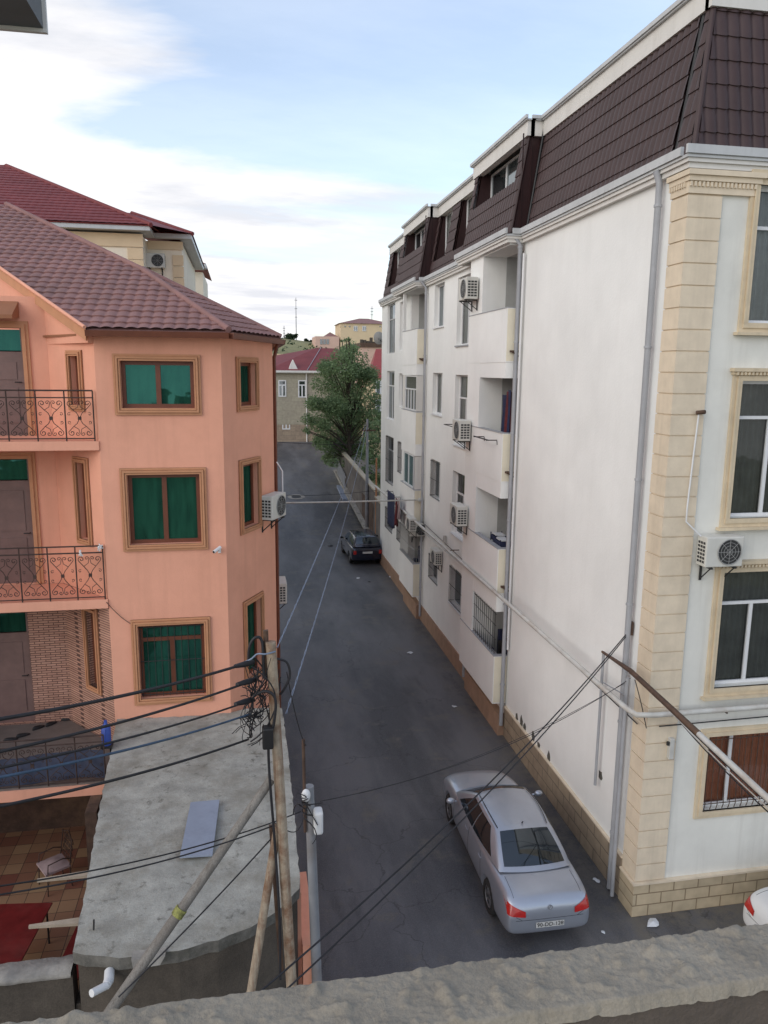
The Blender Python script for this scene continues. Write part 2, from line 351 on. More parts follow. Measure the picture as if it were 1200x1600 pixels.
def courtmat():
    m = mat('courtyard_tiles', (.3, .2, .12), .5); nt = m.node_tree; N = nt.nodes; Lk = nt.links; b = N['Principled BSDF']
    geo = N.new('ShaderNodeNewGeometry'); ch = N.new('ShaderNodeTexBrick'); Lk.new(geo.outputs['Position'], ch.inputs['Vector']); ch.inputs['Scale'].default_value = 1; ch.inputs['Brick Width'].default_value = .33; ch.inputs['Row Height'].default_value = .33; ch.offset = 0; ch.inputs['Mortar Size'].default_value = .006
    ch.inputs['Color1'].default_value = (.40, .26, .15, 1); ch.inputs['Color2'].default_value = (.22, .085, .06, 1); ch.inputs['Mortar'].default_value = (.05, .04, .035, 1); Lk.new(ch.outputs['Color'], b.inputs['Base Color'])
    return m
COURT = courtmat()

PGREEN = glassmat('green_mirror_glass', (.010, .040, .030), (.06, .22, .19), .04, bump=.10, folds=(.02, .088, .058))
PDARK = glassmat('dark_window_glass', (.03, .034, .036), (.55, .6, .62), .06)
PDARK2 = glassmat('dark_side_glass', (.012, .014, .014), (.4, .42, .42), .08, base=.04)
PGREY = glassmat('front_window_glass', (.86, .88, .87), (.7, .72, .72), .03, trans=1)
PCAR = glassmat('car_glass', (.008, .011, .013), (.75, .85, .95), .03, bump=.0, base=.06)
PGRN2 = glassmat('teal_balcony_glass', (.08, .15, .14), (.5, .6, .6), .08)
SILVER = mat('silver', (.40, .43, .49), .34, .05, 2., metal=.6, coat=.8)
BLUEC = mat('bluepaint', (.012, .015, .035), .25, .05, 2., metal=.3, coat=.9)
WHITEC = mat('whitepaint', (.70, .70, .69), .3, .03, 2., coat=.8)

# ------------------------------------------------------------------ shared builders
def tile_sheet(mb, O, U, Vv, poly, pu=.2, pv=.36, amp=.045, step=.024, sub=10, back=True):
    """pressed metal tiles over a convex polygon given in (u, v) of the plane O + U u + V v"""
    O = V(O); U = V(U).normalized(); Vv = V(Vv).normalized(); Nn = U.cross(Vv).normalized()
    if Nn.z < 0: Nn = -Nn
    us = [p[0] for p in poly]; vs = [p[1] for p in poly]
    u0, u1, v0, v1 = min(us), max(us), min(vs), max(vs)
    bm = bmesh.new()
    nu = max(2, int((u1-u0)/pu*sub)); k0 = math.floor(v0/pv); k1 = math.ceil(v1/pv)+1
    for k in range(k0, k1):
        strips = [[(-.035, 0.0), (-.035, step)], [(-.035, step), (pv*.35, step*.75), (pv*.75, step*.25), (pv, -.002)]]
        for st in strips:
            prev = None
            for dv, h in st:
                row = []
                for i in range(nu+1):
                    u = u0+(u1-u0)*i/nu; c_ = abs(math.cos(PI*u/pu))**.7; w = amp*c_
                    vv = k*pv+(dv-(.04*(c_-.5) if dv < 0 else 0))
                    row.append(bm.verts.new(O+U*u+Vv*vv+Nn*(w+h)))
                if prev:
                    for i in range(nu):
                        f = bm.faces.new((prev[i], prev[i+1], row[i+1], row[i])); f.smooth = True
                prev = row
    n = len(poly); cx = sum(us)/n; cy = sum(vs)/n
    for i in range(n):
        a, b = poly[i], poly[(i+1) % n]
        pa = O+U*a[0]+Vv*a[1]; d = U*(b[0]-a[0])+Vv*(b[1]-a[1])
        if d.length < 1e-6: continue
        nrm = d.cross(Nn).normalized(); c = O+U*cx+Vv*cy
        if nrm.dot(c-pa) > 0: nrm = -nrm
        geom = bm.verts[:]+bm.edges[:]+bm.faces[:]
        bmesh.ops.bisect_plane(bm, geom=geom, plane_co=pa, plane_no=nrm, clear_outer=True)
    bm.verts.index_update(); bm.verts.ensure_lookup_table()
    mb.add([v.co.copy() for v in bm.verts], [[v.index for v in f.verts] for f in bm.faces], True)
    bm.free()
    if back:
        lo = [O+U*p[0]+Vv*p[1]-Nn*.012 for p in poly]
        mb.prism(lo, -Nn*.03)

def window(parent, fr, u0, u1, z0, z1, rec=.14, fm=None, gm=None, bw=.055, mull=(.5,), transom=None, sill=None, trim=None, trimw=.12, trimm=None, dentil=False, grille=None, curtain=None, label=None, top_mull=False):
    fm = fm or PVC; gm = gm or PDARK
    mb = MB(); n0, n1 = -rec-.05, -rec
    fbox(mb, fr, u0, u0+bw, n0, n1, z0, z1); fbox(mb, fr, u1-bw, u1, n0, n1, z0, z1)
    fbox(mb, fr, u0+bw, u1-bw, n0, n1, z0, z0+bw); fbox(mb, fr, u0+bw, u1-bw, n0, n1, z1-bw, z1)
    zt = z1-bw
    if transom: zt = transom-bw/2; fbox(mb, fr, u0+bw, u1-bw, n0, n1+.004, zt, transom+bw/2)
    for m_ in mull:
        um = u0+(u1-u0)*m_; fbox(mb, fr, um-bw*.6, um+bw*.6, n0, n1+.002, z0+bw, zt)
        if top_mull and transom: fbox(mb, fr, um-bw*.4, um+bw*.4, n0, n1+.002, transom+bw/2, z1-bw)
    w = obj('window', mb, fm, parent, label)
    obj('pane', MB().add([fr.p(u0+bw*.5, n0+.02, z0+bw*.5), fr.p(u1-bw*.5, n0+.02, z0+bw*.5), fr.p(u1-bw*.5, n0+.02, z1-bw*.5), fr.p(u0+bw*.5, n0+.02, z1-bw*.5)], [(0, 1, 2, 3) if fr.U.cross(V((0, 0, 1))).dot(fr.N) > 0 else (3, 2, 1, 0)]), gm, w)
    if sill:
        s_ = fbox(MB(), fr, u0-.06, u1+.06, -rec+.002, .05, z0-.045, z0-.002); obj('sill', s_, sill, w)
    if trim:
        t_ = MB(); tw = trimw
        for (a, b, c, d, e) in ((tw, .0, .045, 0, 0), (tw*.55, .0, .07, 0, 0)):
            o_ = tw-a
            fbox(t_, fr, u0-a-o_*0, u0, .002, c, z0-a, z1+a); fbox(t_, fr, u1, u1+a, .002, c, z0-a, z1+a)
            fbox(t_, fr, u0, u1, .002, c, z1, z1+a); fbox(t_, fr, u0, u1, .002, c, z0-a, z0)
        if dentil:
            fbox(t_, fr, u0-tw-.06, u1+tw+.06, .002, .13, z1+tw+.001, z1+tw+.06)
            fbox(t_, fr, u0-tw-.03, u1+tw+.03, .002, .09, z1+tw-.05, z1+tw)
            k = u0-tw
            while k < u1+tw:
                fbox(t_, fr, k, k+.035, .09, .12, z1+tw-.055, z1+tw-.01); k += .07
            fbox(t_, fr, u0-tw-.06, u1+tw+.06, .002, .12, z0-tw-.05, z0-tw-.001)
            for uu in (u0-tw*.62, u1+tw*.32):
                fbox(t_, fr, uu, uu+.03, .0705, .085, z0, z1)
        obj('surround', t_, trimm or trim, w)
    if grille:
        g_ = MB(); k = u0+.04; n = .03 if grille != 'in' else -.04; wob = .012
        while k < u1:
            g_.tube([fr.p(k, n, z0+.02), fr.p(k, n, z1-.02)], .008, 4); k += .13
        for zz in (z0+.06, (z0+z1)/2, z1-.06): g_.tube([fr.p(u0+.01, n, zz), fr.p(u1-.01, n, zz)], .009, 4)
        for uu in (u0+.02, u1-.02):
            for zz in (z0+.06, z1-.06): g_.tube([fr.p(uu, n, zz), fr.p(uu, -rec, zz)], .008, 4)
        obj('grille', g_, DARKF, w)
    if curtain:
        c_ = MB()
        def cf(a, b): return fr.p(u0+(u1-u0)*a, -rec-.10+.02*math.sin(a*(u1-u0)*2*PI/.11), z0+(z1-z0)*b)
        c_.grid(cf, 90, 1); obj('curtain', c_, curtain, w)
    return w

def ac_unit(loc, rotz, label, w=.70, h=.52, d=.28, side=True, stain=False):
    """outdoor unit; local +y is the way the fan blows, origin at the middle of its back lower edge"""
    t = thing('ac_unit', label, 'air conditioner', (0, 0, 0), 'air conditioner outdoor units')
    obj('casing', MB().box(-w/2, w/2, .03, .03+d, 0, h), ACW, t, bevel=.018)
    g = MB(); c = (-w*.12, .03+d, h/2); R = h*.42
    ring = [V(c)+V((R*math.cos(a*PI/14), .012, R*math.sin(a*PI/14))) for a in range(29)]
    g.add([V(c)+V((R*math.cos(a*PI/14), .004, R*math.sin(a*PI/14))) for a in range(28)], [tuple(range(28))])
    f = obj('fan_opening', g, ACD, t)
    g = MB(); g.tube(ring, .009, 5)
    for q in (.75, .5, .25): g.tube([V(c)+V((R*q*math.cos(a*PI/14), .012, R*q*math.sin(a*PI/14))) for a in range(29)], .004, 4)
    for a in range(8): g.tube([V(c)+V((0, .012, 0)), V(c)+V((R*math.cos(a*PI/4), .012, R*math.sin(a*PI/4)))], .005, 4)
    obj('fan_guard', g, ACG, t)
    for sx in (-1, 1):
        g = MB()
        for k in range(6):
            for q in range(3): x = sx*(w/2+.001); zz = h*.12+k*h*.125; yy = .07+q*(d-.06)/3; g.box(min(x, x+sx*.004), max(x, x+sx*.004), yy, yy+(d-.06)/3-.02, zz, zz+h*.08)
        obj('side_louvre', g, ACD, t)
    for x in (-w*.32, w*.32):
        g = MB().box(x-.02, x+.02, 0, d+.04, -.035, -.003); g.tube([(x, .004, -.28), (x, d, -.03)], .012, 5); g.box(x-.02, x+.02, -.002, .02, -.3, -.03)
        obj('bracket', g, DARKF, t)
    t.location = loc; t.rotation_euler = (0, 0, rotz)
    return t

def downpipe(parent, x, y, z0, z1, r=.05, m=None, top=None, name='downpipe'):
    mb = MB(); pts = [(x, y, z0), (x, y, z1)]
    if top: pts += top
    mb.tube(pts, r, 10)
    zz = z0+1.2
    while zz < z1: mb.tube([(x, y, zz-.02), (x, y, zz+.02)], r*1.25, 10); zz += 2.3
    return obj(name, mb, m or PIPEG, parent)

# ------------------------------------------------------------------ ground
def gz(y):
    if y < 45: return 0
    if y < 72: return (y-45)*.126
    if y < 90: return 3.4+(y-72)*.13
    if y < 150: return 5.74+(y-90)*(9.7/60)
    return 15.44
rows = [-60, -20, 0, 8, 11, 20, 30, 40, 45, 50, 56, 62, 68, 72, 78, 84, 90, 95, 100, 106, 112, 118, 124, 130, 136, 142, 150, 170, 220, 320, 500, 900]
xs = [-700, -300, -120, -60, -30, -10, -3, 0, 3, 8, 12, 16, 20, 25, 30, 45, 60, 120, 300, 700]
def hz(x, y): return gz(y)+(math.sin(x*.13+y*.05)*.5+math.sin(x*.31)*.25)*max(0, min(1, (y-92)/40))-.02
mb = MB(); vs = [(x, y, hz(x, y)) for y in rows for x in xs]; nx = len(xs)
mb.add(vs, [(j*nx+i, j*nx+i+1, (j+1)*nx+i+1, (j+1)*nx+i) for j in range(len(rows)-1) for i in range(nx-1)], True)
struct('ground', mb, GRASSY, 'dry grassy ground rising to a low hill behind the houses')
mb = MB()
ys = [-8, 0, 6, 11.9, 20, 30, 40, 45, 50, 55, 60, 65, 70, 74]
for a, b in zip(ys, ys[1:]):
    r = 26 if b <= 12 else 8.2
    if a >= 60: r = 12
    l = -30 if b <= 6 else (.0 if b <= 64.9 else -12)
    mb.add([(l, a, gz(a)+.004), (r, a, gz(a)+.004), (r, b, gz(b)+.004), (l, b, gz(b)+.004)], [(0, 1, 2, 3)])
struct('street', mb, ASPH, 'worn grey asphalt lane between the houses')
mb = MB().box(-14, -.1, 8.7, 20, -.1, .012)
struct('courtyard_floor', mb, COURT, 'courtyard floor of mixed brown and tan tiles')
# manhole
t = thing('manhole_cover', 'round manhole cover with a pale ring in the far part of the lane', 'manhole', (3.6, 53.9, gz(53.9)+.01))
p = V((3.6, 53.9, gz(53.9)+.012))
def disc(mb, c, r0, r1, z, n=24):
    vs = [(c[0]+r*math.cos(2*PI*k/n), c[1]+r*math.sin(2*PI*k/n), z+(r*math.sin(2*PI*k/n))*.126*(c[1] > 45)) for r in (r0, r1) for k in range(n)]
    mb.add(vs, [(k, (k+1) % n, n+(k+1) % n, n+k) for k in range(n)])
mb = MB(); disc(mb, p, .02, .34, p.z+.02); obj('lid', mb, DARKF, t)
mb = MB(); disc(mb, p, .35, .62, p.z+.008); obj('concrete_ring', mb, CONCL, t)

# ------------------------------------------------------------------ WHITE APARTMENT BUILDING
AP = thing('apartment_building', 'long white apartment block with dark brown mansard roof, right of the lane', 'building', (7, 11.7, 0))
FS = Fr((7, 0, 0), (0, 1, 0), (-1, 0, 0)); FF = Fr((7, 11.7, 0), (1, 0, 0), (0, -1, 0))
ZT = 13.2
B1 = (19.02, 21.15); P1 = 22.35; B2 = (29.3, 32.0)
LV = [(10.25, 11.6, 13.12), (7.15, 8.43, 9.85), (4.1, 5.35, 6.72), (.95, 2.33, 3.6)]      # parapet bottom, top, opening top
WA = (23.45, 25.05); WB = (26.75, 28.15); WC = (33.65, 34.5); WD = (35.6, 37.5)
ZA = [(10.85, 13.0), (7.6, 9.9), (4.55, 6.7), (2.05, 3.4)]
ZB = [(11.58, 13.08), (8.45, 9.95), (5.3, 6.75), (2.1, 3.1)]
ZC = [(10.9, 13.0), (8.4, 9.9), (5.4, 6.85), (2.2, 3.2)]
ZD = [(10.83, 13.12), (7.7, 10.0), (4.55, 6.88), (2.2, 3.3)]
holes = [(*WA, *z) for z in ZA]+[(*WB, *z) for z in ZB]+[(*WC, *z) for z in ZC]+[(*WD, *z) for z in ZD]
holes += [(B1[0], B1[1], l[0]+.15, l[2]) for l in LV]+[(B2[0], B2[1], l[0]+.15, l[2]) for l in LV]
mb = wallbox(MB(), FS, 11.7, 39, .0, ZT, holes, .3)
obj('side_wall', mb, WHITE, AP)
FWIN = [(10.84, 12.98), (7.56, 9.9), (4.45, 6.6), (2.02, 3.52)]
fcols = [(1.2, 2.85), (4.4, 6.05), (7.6, 9.25)]
mb = wallbox(MB(), FF, 0.003, 11, .0, ZT, [(a, b, *z) for a, b in fcols for z in FWIN], .3)
obj('front_wall', mb, FRONTW, AP)
mb = MB().box(7.3, 18, 38.7, 39, 0, ZT).box(17.7, 18, 12, 38.7, 0, ZT)
obj('rear_wall', mb, WHITE, AP)
mb = MB()
for z in (0.5, 3.75, 6.95, 10.05, 13.2): mb.box(8.35, 17.69, 12.01, 38.69, z, z+.14)
mb.box(8.35, 8.45, 12.01, 38.69, 0, 13.19)
mb.box(7.31, 17.69, 15.2, 15.32, .0, 13.18)
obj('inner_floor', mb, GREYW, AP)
# plinth
mb = MB().box(6.955, 6.998, 12.16, 18.96, 0, .86); obj('side_plinth', mb, PLINTHS, AP)
mb = MB().box(6.935, 6.998, 12.16, 18.96, .862, .90); obj('side_plinth_coping', mb, QUOIN, AP)
mb = MB().box(6.955, 6.998, 18.96, 39, 0, .62).box(6.8, 6.954, 18.99, 22.3, 0, .62).box(6.8, 6.954, 29.35, 31.95, 0, .62); obj('lane_plinth', mb, PLINTHP, AP)
mb = MB().box(6.93, 18, 11.63, 11.698, 0, .66).box(6.93, 6.998, 11.698, 12.158, 0, .66); obj('front_plinth', mb, PLINTHF, AP)
mb = MB().box(6.91, 18, 11.61, 11.698, .662, .70).box(6.91, 6.998, 11.698, 12.158, .662, .70); obj('front_plinth_coping', mb, QUOIN, AP)
# quoins
mb = MB(); z = .72
while z < 12.75:
    h = .345
    mb.box(6.962, 7.56, 11.662, 11.698, z, z+h-.022); mb.box(6.962, 6.998, 11.6985, 12.155, z, z+h-.022); z += h
mb.box(6.985, 7.55, 11.685, 11.6985, .7, 12.8); mb.box(6.985, 6.9985, 11.6985, 12.14, .7, 12.8)
obj('quoin', mb, QUOIN, AP)
mb = MB()
mb.box(6.93, 8.2, 11.60, 11.698, 12.98, 13.06).box(6.90, 8.25, 11.56, 11.698, 13.061, 13.14).box(6.93, 6.998, 11.699, 12.2, 12.98, 13.06).box(6.90, 6.998, 11.699, 12.24, 13.061, 13.14)
mb.box(6.95, 8.15, 11.64, 11.698, 12.80, 12.979).box(6.95, 6.998, 11.699, 12.17, 12.80, 12.979)
x = 6.96
while x < 8.1: mb.box(x, x+.035, 11.61, 11.6395, 12.90, 12.97); x += .07
y = 11.72
while y < 12.15: mb.box(6.92, 6.9495, y, y+.035, 12.90, 12.97); y += .07
obj('capital_moulding', mb, QUOIN, AP)
# bays
def bay(y0, y1, y2, levels, opens):
    """projecting balconies: parapets, flush pier, loggia inside"""
    for k, (a, b, c) in enumerate(levels):
        mb = MB().box(6.62, 6.74, y0, y1 if y2 is None else y2, a, b).box(6.7405, 6.999, y0, y0+.12, a, b)
        mb.box(6.7405, 8.34, y0+.121, y1, a, a+.15)
        o = obj('balcony_parapet', mb, WHITE, AP)
        obj('coping', MB().box(6.605, 6.755, y0-.012, (y2 or y1), b+.001, b+.022).box(6.756, 6.99, y0-.012, y0+.13, b+.001, b+.022), PIPEG, o)
        mb = MB().box(6.64, 6.998, y0-.004, y0-.0005, a+.03, b-.02); obj('cream_return_face', mb, BEIGEW, o)
bay(19.02, 21.15, P1, LV, None)
bay(29.3, 32.0, None, LV, None)
obj('bay_pier', MB().box(6.625, 6.998, 21.152, P1-.003, .96, 13.2), WHITE, AP)
for i, (a, b, c) in enumerate(LV):
    top = LV[i-1][0] if i else 13.2
    obj('bay_beam', MB().box(6.63, 6.998, 19.03, 21.149, c, top-.002), WHITE, AP)
    obj('bay_beam', MB().box(6.63, 6.998, 29.31, 31.99, c, top-.002), WHITE, AP)
for y0, y1 in ((19.02, 21.15), (29.3, 32.0)):
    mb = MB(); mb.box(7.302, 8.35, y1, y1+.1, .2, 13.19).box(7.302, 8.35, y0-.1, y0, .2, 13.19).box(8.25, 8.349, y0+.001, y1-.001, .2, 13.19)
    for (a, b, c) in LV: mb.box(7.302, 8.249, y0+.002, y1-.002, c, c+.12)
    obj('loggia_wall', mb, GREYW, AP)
mb = MB().box(6.62, 6.74, 31.88, 31.999, 11.63, 13.19); obj('corner_post', mb, WHITE, AP)
# lane side windows
for z in ZA: window(AP, FS, *WA, *z, rec=.16, mull=(.5,), transom=z[1]-.75 if z[1]-z[0] > 1.6 else None, sill=PIPEG if z[0] > 10 else PVC, curtain=CURT if z[0] > 7 else None, gm=PGREY if z[0] > 3 else PDARK, grille=True if z[0] < 3 else None)
for i, z in enumerate(ZB): window(AP, FS, *WB, *z, rec=.16, mull=(.5,), sill=PVC if i < 2 else None, curtain=CURT if i == 1 else None, gm=PGREY if i == 1 else PDARK, grille=True if i > 1 else None)
for i, z in enumerate(ZC): window(AP, FS, *WC, *z, rec=.12, mull=(), grille=True if i > 1 else None)
for i, z in enumerate(ZD): window(AP, FS, *WD, *z, rec=.1, mull=(.5,), transom=z[1]-.7, fm=PVCD if i in (0,) else PVC, grille=True if i > 1 else None)
# second bay: enclosed balconies
FB2 = Fr((6.64, 0, 0), (0, 1, 0), (-1, 0, 0)); FN2 = Fr((6.64, 29.32, 0), (1, 0, 0), (0, -1, 0))
window(AP, FB2, 29.34, 31.5, 8.46, 9.84, rec=.02, mull=(.25, .5, .75), transom=9.3, gm=PDARK, curtain=None, label='white framed glazing that closes in a balcony')
obj('infill_panel', fbox(MB(), FN2, .0, .36, -.05, -.01, 8.46, 9.84), FASC, AP)
obj('infill_panel', fbox(MB(), FB2, 31.52, 31.98, -.05, -.01, 8.46, 9.84), FASC, AP)
window(AP, FB2, 29.62, 31.5, 5.38, 6.7, rec=.0, mull=(.5,), gm=PGRN2, fm=PVC, label='closed balcony glazing with greenish glass')
obj('infill_panel', fbox(MB(), FN2, .0, .36, -.05, -.01, 5.38, 6.7), FASC, AP)
mb = MB(); k = 29.36
while k < 31.95: mb.tube([(6.63, k, 2.35), (6.63, k, 3.58)], .01, 4); k += .14
for q in range(4): mb.tube([(6.66+q*.1, 29.31, 2.35), (6.66+q*.1, 29.31, 3.58)], .01, 4)
for zz in (2.4, 2.95, 3.5): mb.tube([(6.98, 29.31, zz), (6.63, 29.31, zz), (6.63, 31.95, zz)], .012, 4)
obj('balcony_grille', mb, ACG, AP)
mb = MB(); k = 19.15
while k < 21.1: mb.tube([(6.66, k, 2.35), (6.66, k, 3.58)], .008, 4); k += .19
for zz in (2.42, 2.8, 3.2, 3.52): mb.tube([(6.66, 19.05, zz), (6.66, 21.12, zz)], .008, 4)
obj('balcony_grille', mb, DARKF, AP)
# grey curtain of corrugated plastic in the top loggia
mb = MB().grid(lambda a, b: V((7.2+.6*a, 19.25+.02*math.sin(a*60), 11.7+1.3*b)), 80, 1); obj('plastic_screen', mb, FASC, AP)
# front windows
for i, z in enumerate(FWIN):
    for j, (a, b) in enumerate(fcols):
        cur = CURT if (i == 0 or (i == 1 and j)) else (CURTR if i == 3 else CURTD)
        if i == 3:
            w = window(AP, FF, a, b, *z, rec=.13, mull=(.36,), trim=TRIMB, dentil=False, trimw=.14, gm=PGREY, curtain=cur)
            g = MB(); k = a+.05
            while k < b: g.tube([FF.p(k, .02, z[0]+.02), FF.p(k, .05, z[0]+.12), FF.p(k, .02, z[0]+.5), FF.p(k, .02, z[1]-.03)], .008, 4); k += .125
            for zz in (z[0]+.14, z[1]-.08): g.tube([FF.p(a, .03, zz), FF.p(b, .03, zz)], .009, 4)
            obj('grille', g, RUSTD, w)
        else:
            window(AP, FF, a, b, *z, rec=.13, mull=(.44,), transom=z[1]-.62, trim=TRIMB, dentil=True, trimw=.15, gm=PGREY, curtain=cur)
# cornice and gutters
def run(mb, pts, prof):
    """sweep a profile of boxes (out, z0, z1) along corner points with outward normals to the left side"""
    for (o0, o1, z0, z1) in prof:
        for (x0, y0, x1, y1, nx_, ny_, e0, e1) in pts:
            L_ = math.hypot(x1-x0, y1-y0); dx, dy = (x1-x0)/L_, (y1-y0)/L_
            a = V((x0-dx*e0*o1, y0-dy*e0*o1, 0)); b = V((x1+dx*e1*o1, y1+dy*e1*o1, 0)); n = V((nx_, ny_, 0))
            q = [a+n*o0, b+n*o0, b+n*o1, a+n*o1]
            mb.hexa([p+V((0, 0, z0)) for p in q], [p+V((0, 0, z1)) for p in q])
segs = [(7, 11.7, 18, 11.7, 0, -1, 1, 0), (7, 11.7, 7, 18.86, -1, 0, .0, 0)]
bays = lambda b0, b1: [(6.62, b0, 6.62, b1, -1, 0, 1, 1), (7.0, b0, 6.62, b0, 0, -1, 0, 0), (6.62, b1, 7.0, b1, 0, 1, 0, 0)]
allseg = segs+bays(19.0, 23.3)+[(7, 23.45, 7, 29.1, -1, 0, 0, 0)]+bays(29.28, 33.5)+[(7, 33.65, 7, 39, -1, 0, 0, 0)]
mb = MB(); run(mb, allseg, [(.0, .10, 13.16, 13.24), (.0, .14, 13.241, 13.30)]); obj('cornice', mb, FASC, AP)
mb = MB()
run(mb, allseg, [(.0, .16, 13.335, 13.35), (.145, .2, 13.35, 13.48), (.0, .17, 13.301, 13.334)])
obj('lower_gutter', mb, GUT, AP)
obj('roof_deck', MB().box(6.98, 18, 11.68, 39, 13.352, 13.38).box(6.6, 6.979, 19.0, 23.3, 13.352, 13.38).box(6.6, 6.979, 29.28, 33.5, 13.352, 13.38), GUT, AP)
# mansard
zb, zt = 13.40, 15.72; dz = zt-zb; inx = .38; sl = math.hypot(dz, inx); VV = (inx, 0, dz)
def msheet(mb, x0, y0, y1, v0=0, v1=None):
    v1 = sl if v1 is None else v1
    tile_sheet(mb, (x0, 0, zb), (0, 1, 0), VV, [(y0, v0), (y1, v0), (y1, v1), (y0, v1)], pu=.2, pv=.36, sub=10)
mb = MB(); msheet(mb, 7.06, 12.38, 19.05); msheet(mb, 7.06, 23.4, 24.5); msheet(mb, 7.06, 26.2, 27.25); msheet(mb, 7.06, 28.95, 29.2)
for a, b in ((24.5, 26.2), (27.25, 28.95), (36.2, 38)): msheet(mb, 7.06, a, b, 0, .62)
msheet(mb, 7.06, 33.6, 36.2); msheet(mb, 7.06, 38, 38.98)
for a, c in ((19.1, 23.35), (29.32, 33.55)):
    msheet(mb, 6.66, a, c, 0, 1.32); msheet(mb, 6.66, a, a+.3, 1.32); msheet(mb, 6.66, c-.35, c, 1.32)
# corner hip and front
pl = [(12.05, 0), (12.38, 0), (12.38, sl), (12.05+.0, sl)]
tile_sheet(mb, (7.06, 0, zb), (0, 1, 0), VV, [(11.78, 0), (12.30, 0), (12.30, sl), (11.78+inx, sl)], pu=.2, pv=.36, sub=10)
tile_sheet(mb, (0, 11.76, zb), (1, 0, 0), (0, inx, dz), [(7.08, 0), (9.0, 0), (9.0, sl), (7.08+inx, sl)], pu=.21, pv=.38, sub=12)
tile_sheet(mb, (0, 11.76, zb), (1, 0, 0), (0, inx, dz), [(9.0, 0), (10.6, 0), (10.6, .5), (9.0, .5)], pu=.21, pv=.38, sub=12)
tile_sheet(mb, (0, 11.76, zb), (1, 0, 0), (0, inx, dz), [(10.6, 0), (18, 0), (18, sl), (10.6, sl)], pu=.21, pv=.38, sub=12)
obj('mansard_tiles', mb, MANS, AP)
mb = MB().tube([(7.05, 11.75, zb), (7.05+inx, 11.75+inx, zt)], .05, 8)
mb.hexa([(7.1, 11.80, zb), (7.1, 12.0, zb), (7.3, 12.0, zb), (7.3, 11.8, zb)], [(7.1+inx, 11.8+inx, zt), (7.1+inx, 12+inx, zt), (7.3+inx, 12+inx, zt), (7.3+inx, 11.8+inx, zt)])
obj('hip_trim', mb, MANS, AP)
for a in (19.05, 29.27):      # cheeks of the bays facing up the lane
    mb = MB(); xs_ = [(6.66, zb), (7.5, zb), (7.5, zt), (6.66+inx, zt)]
    mb.prism([(x, a, z) for x, z in xs_], (0, .04, 0))
    for q in (.2, .42): mb.box(6.66+q, 6.66+q+.03, a-.02, a, zb+.02, zt)
    mb.tube([(6.66, a, zb), (6.66+inx, a, zt)], .035, 6); obj('mansard_cheek', mb, MANSR, AP)
for a in (23.35, 33.55): mb = MB(); obj('mansard_cheek', mb, MANSR, AP) if mb.prism([(6.66, a, zb), (7.5, a, zb), (7.5, a, zt), (6.66+inx, a, zt)], (0, .04, 0)) else 0
for a, b in ((24.5, 26.2), (27.25, 28.95), (36.2, 38)):
    mb = MB()
    for yy in (a-.03, b): mb.prism([(7.15, yy, 13.96), (7.62, yy, 13.96), (7.62, yy, zt), (7.43, yy, zt)], (0, .03, 0))
    mb.box(7.14, 7.62, a, b, 13.93, 13.957); obj('dormer_reveal', mb, MANSR, AP)
for a in (19.4, 29.62):
    b = a+3.6
    mb = MB()
    for yy in (a-.03, b): mb.prism([(6.9, yy, 14.68), (7.5, yy, 14.68), (7.5, yy, zt), (7.03, yy, zt)], (0, .03, 0))
    mb.box(6.88, 7.5, a, b, 14.65, 14.677); obj('dormer_reveal', mb, MANSR, AP)
for a, b in ((24.5, 26.2), (27.25, 28.95), (36.2, 38)):
    window(AP, Fr((7.56, 0, 0), (0, 1, 0), (-1, 0, 0)), a, b, 13.96, 15.7, rec=0, mull=(.5,), gm=PGREY, curtain=CURT, label='mansard window')
window(AP, Fr((7.25, 0, 0), (0, 1, 0), (-1, 0, 0)), 19.4, 23.0, 14.68, 15.7, rec=.1, mull=(.3, .62), gm=PDARK)
window(AP, Fr((7.25, 0, 0), (0, 1, 0), (-1, 0, 0)), 29.62, 33.2, 14.68, 15.7, rec=.1, mull=(.4, .7), gm=PDARK)
window(AP, Fr((0, 12.08, 0), (1, 0, 0), (0, -1, 0)), 9.0, 10.6, 13.9, 15.4, rec=0, mull=(.5,), gm=PGREY, curtain=CURT, trim=PVC, trimw=.06)
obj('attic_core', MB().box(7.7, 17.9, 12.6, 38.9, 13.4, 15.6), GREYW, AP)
obj('dormer_back_wall', MB().box(7.64, 7.69, 12.4, 38.9, 13.4, 15.66), GREYW, AP)  # plain grey wall closing the attic behind the mansard windows
# upper fascia and gutter
us = [(7.42, 12.12, 18, 12.12, 0, -1, 1, 0), (7.42, 12.12, 7.42, 18.95, -1, 0, 0, 0)]
ub = lambda b0, b1: [(7.03, b0, 7.03, b1, -1, 0, 1, 1), (7.42, b0, 7.03, b0, 0, -1, 0, 0), (7.03, b1, 7.42, b1, 0, 1, 0, 0)]
ua = us+ub(19.05, 23.4)+[(7.42, 23.5, 7.42, 29.2, -1, 0, 0, 0)]+ub(29.3, 33.6)+[(7.42, 33.7, 7.42, 39, -1, 0, 0, 0)]
mb = MB(); run(mb, ua, [(-.1, .085, 15.66, 16.0)]); obj('upper_fascia', mb, FASC, AP)
mb = MB(); run(mb, ua, [(-.1, .14, 16.001, 16.03), (.11, .17, 16.031, 16.11)]); obj('upper_gutter', mb, GUT, AP)
obj('flat_roof', MB().box(7.4, 18, 12.1, 39, 16.032, 16.06).box(7.0, 7.399, 19.06, 23.4, 16.032, 16.06).box(7.0, 7.399, 29.31, 33.6, 16.032, 16.06), GUT, AP)
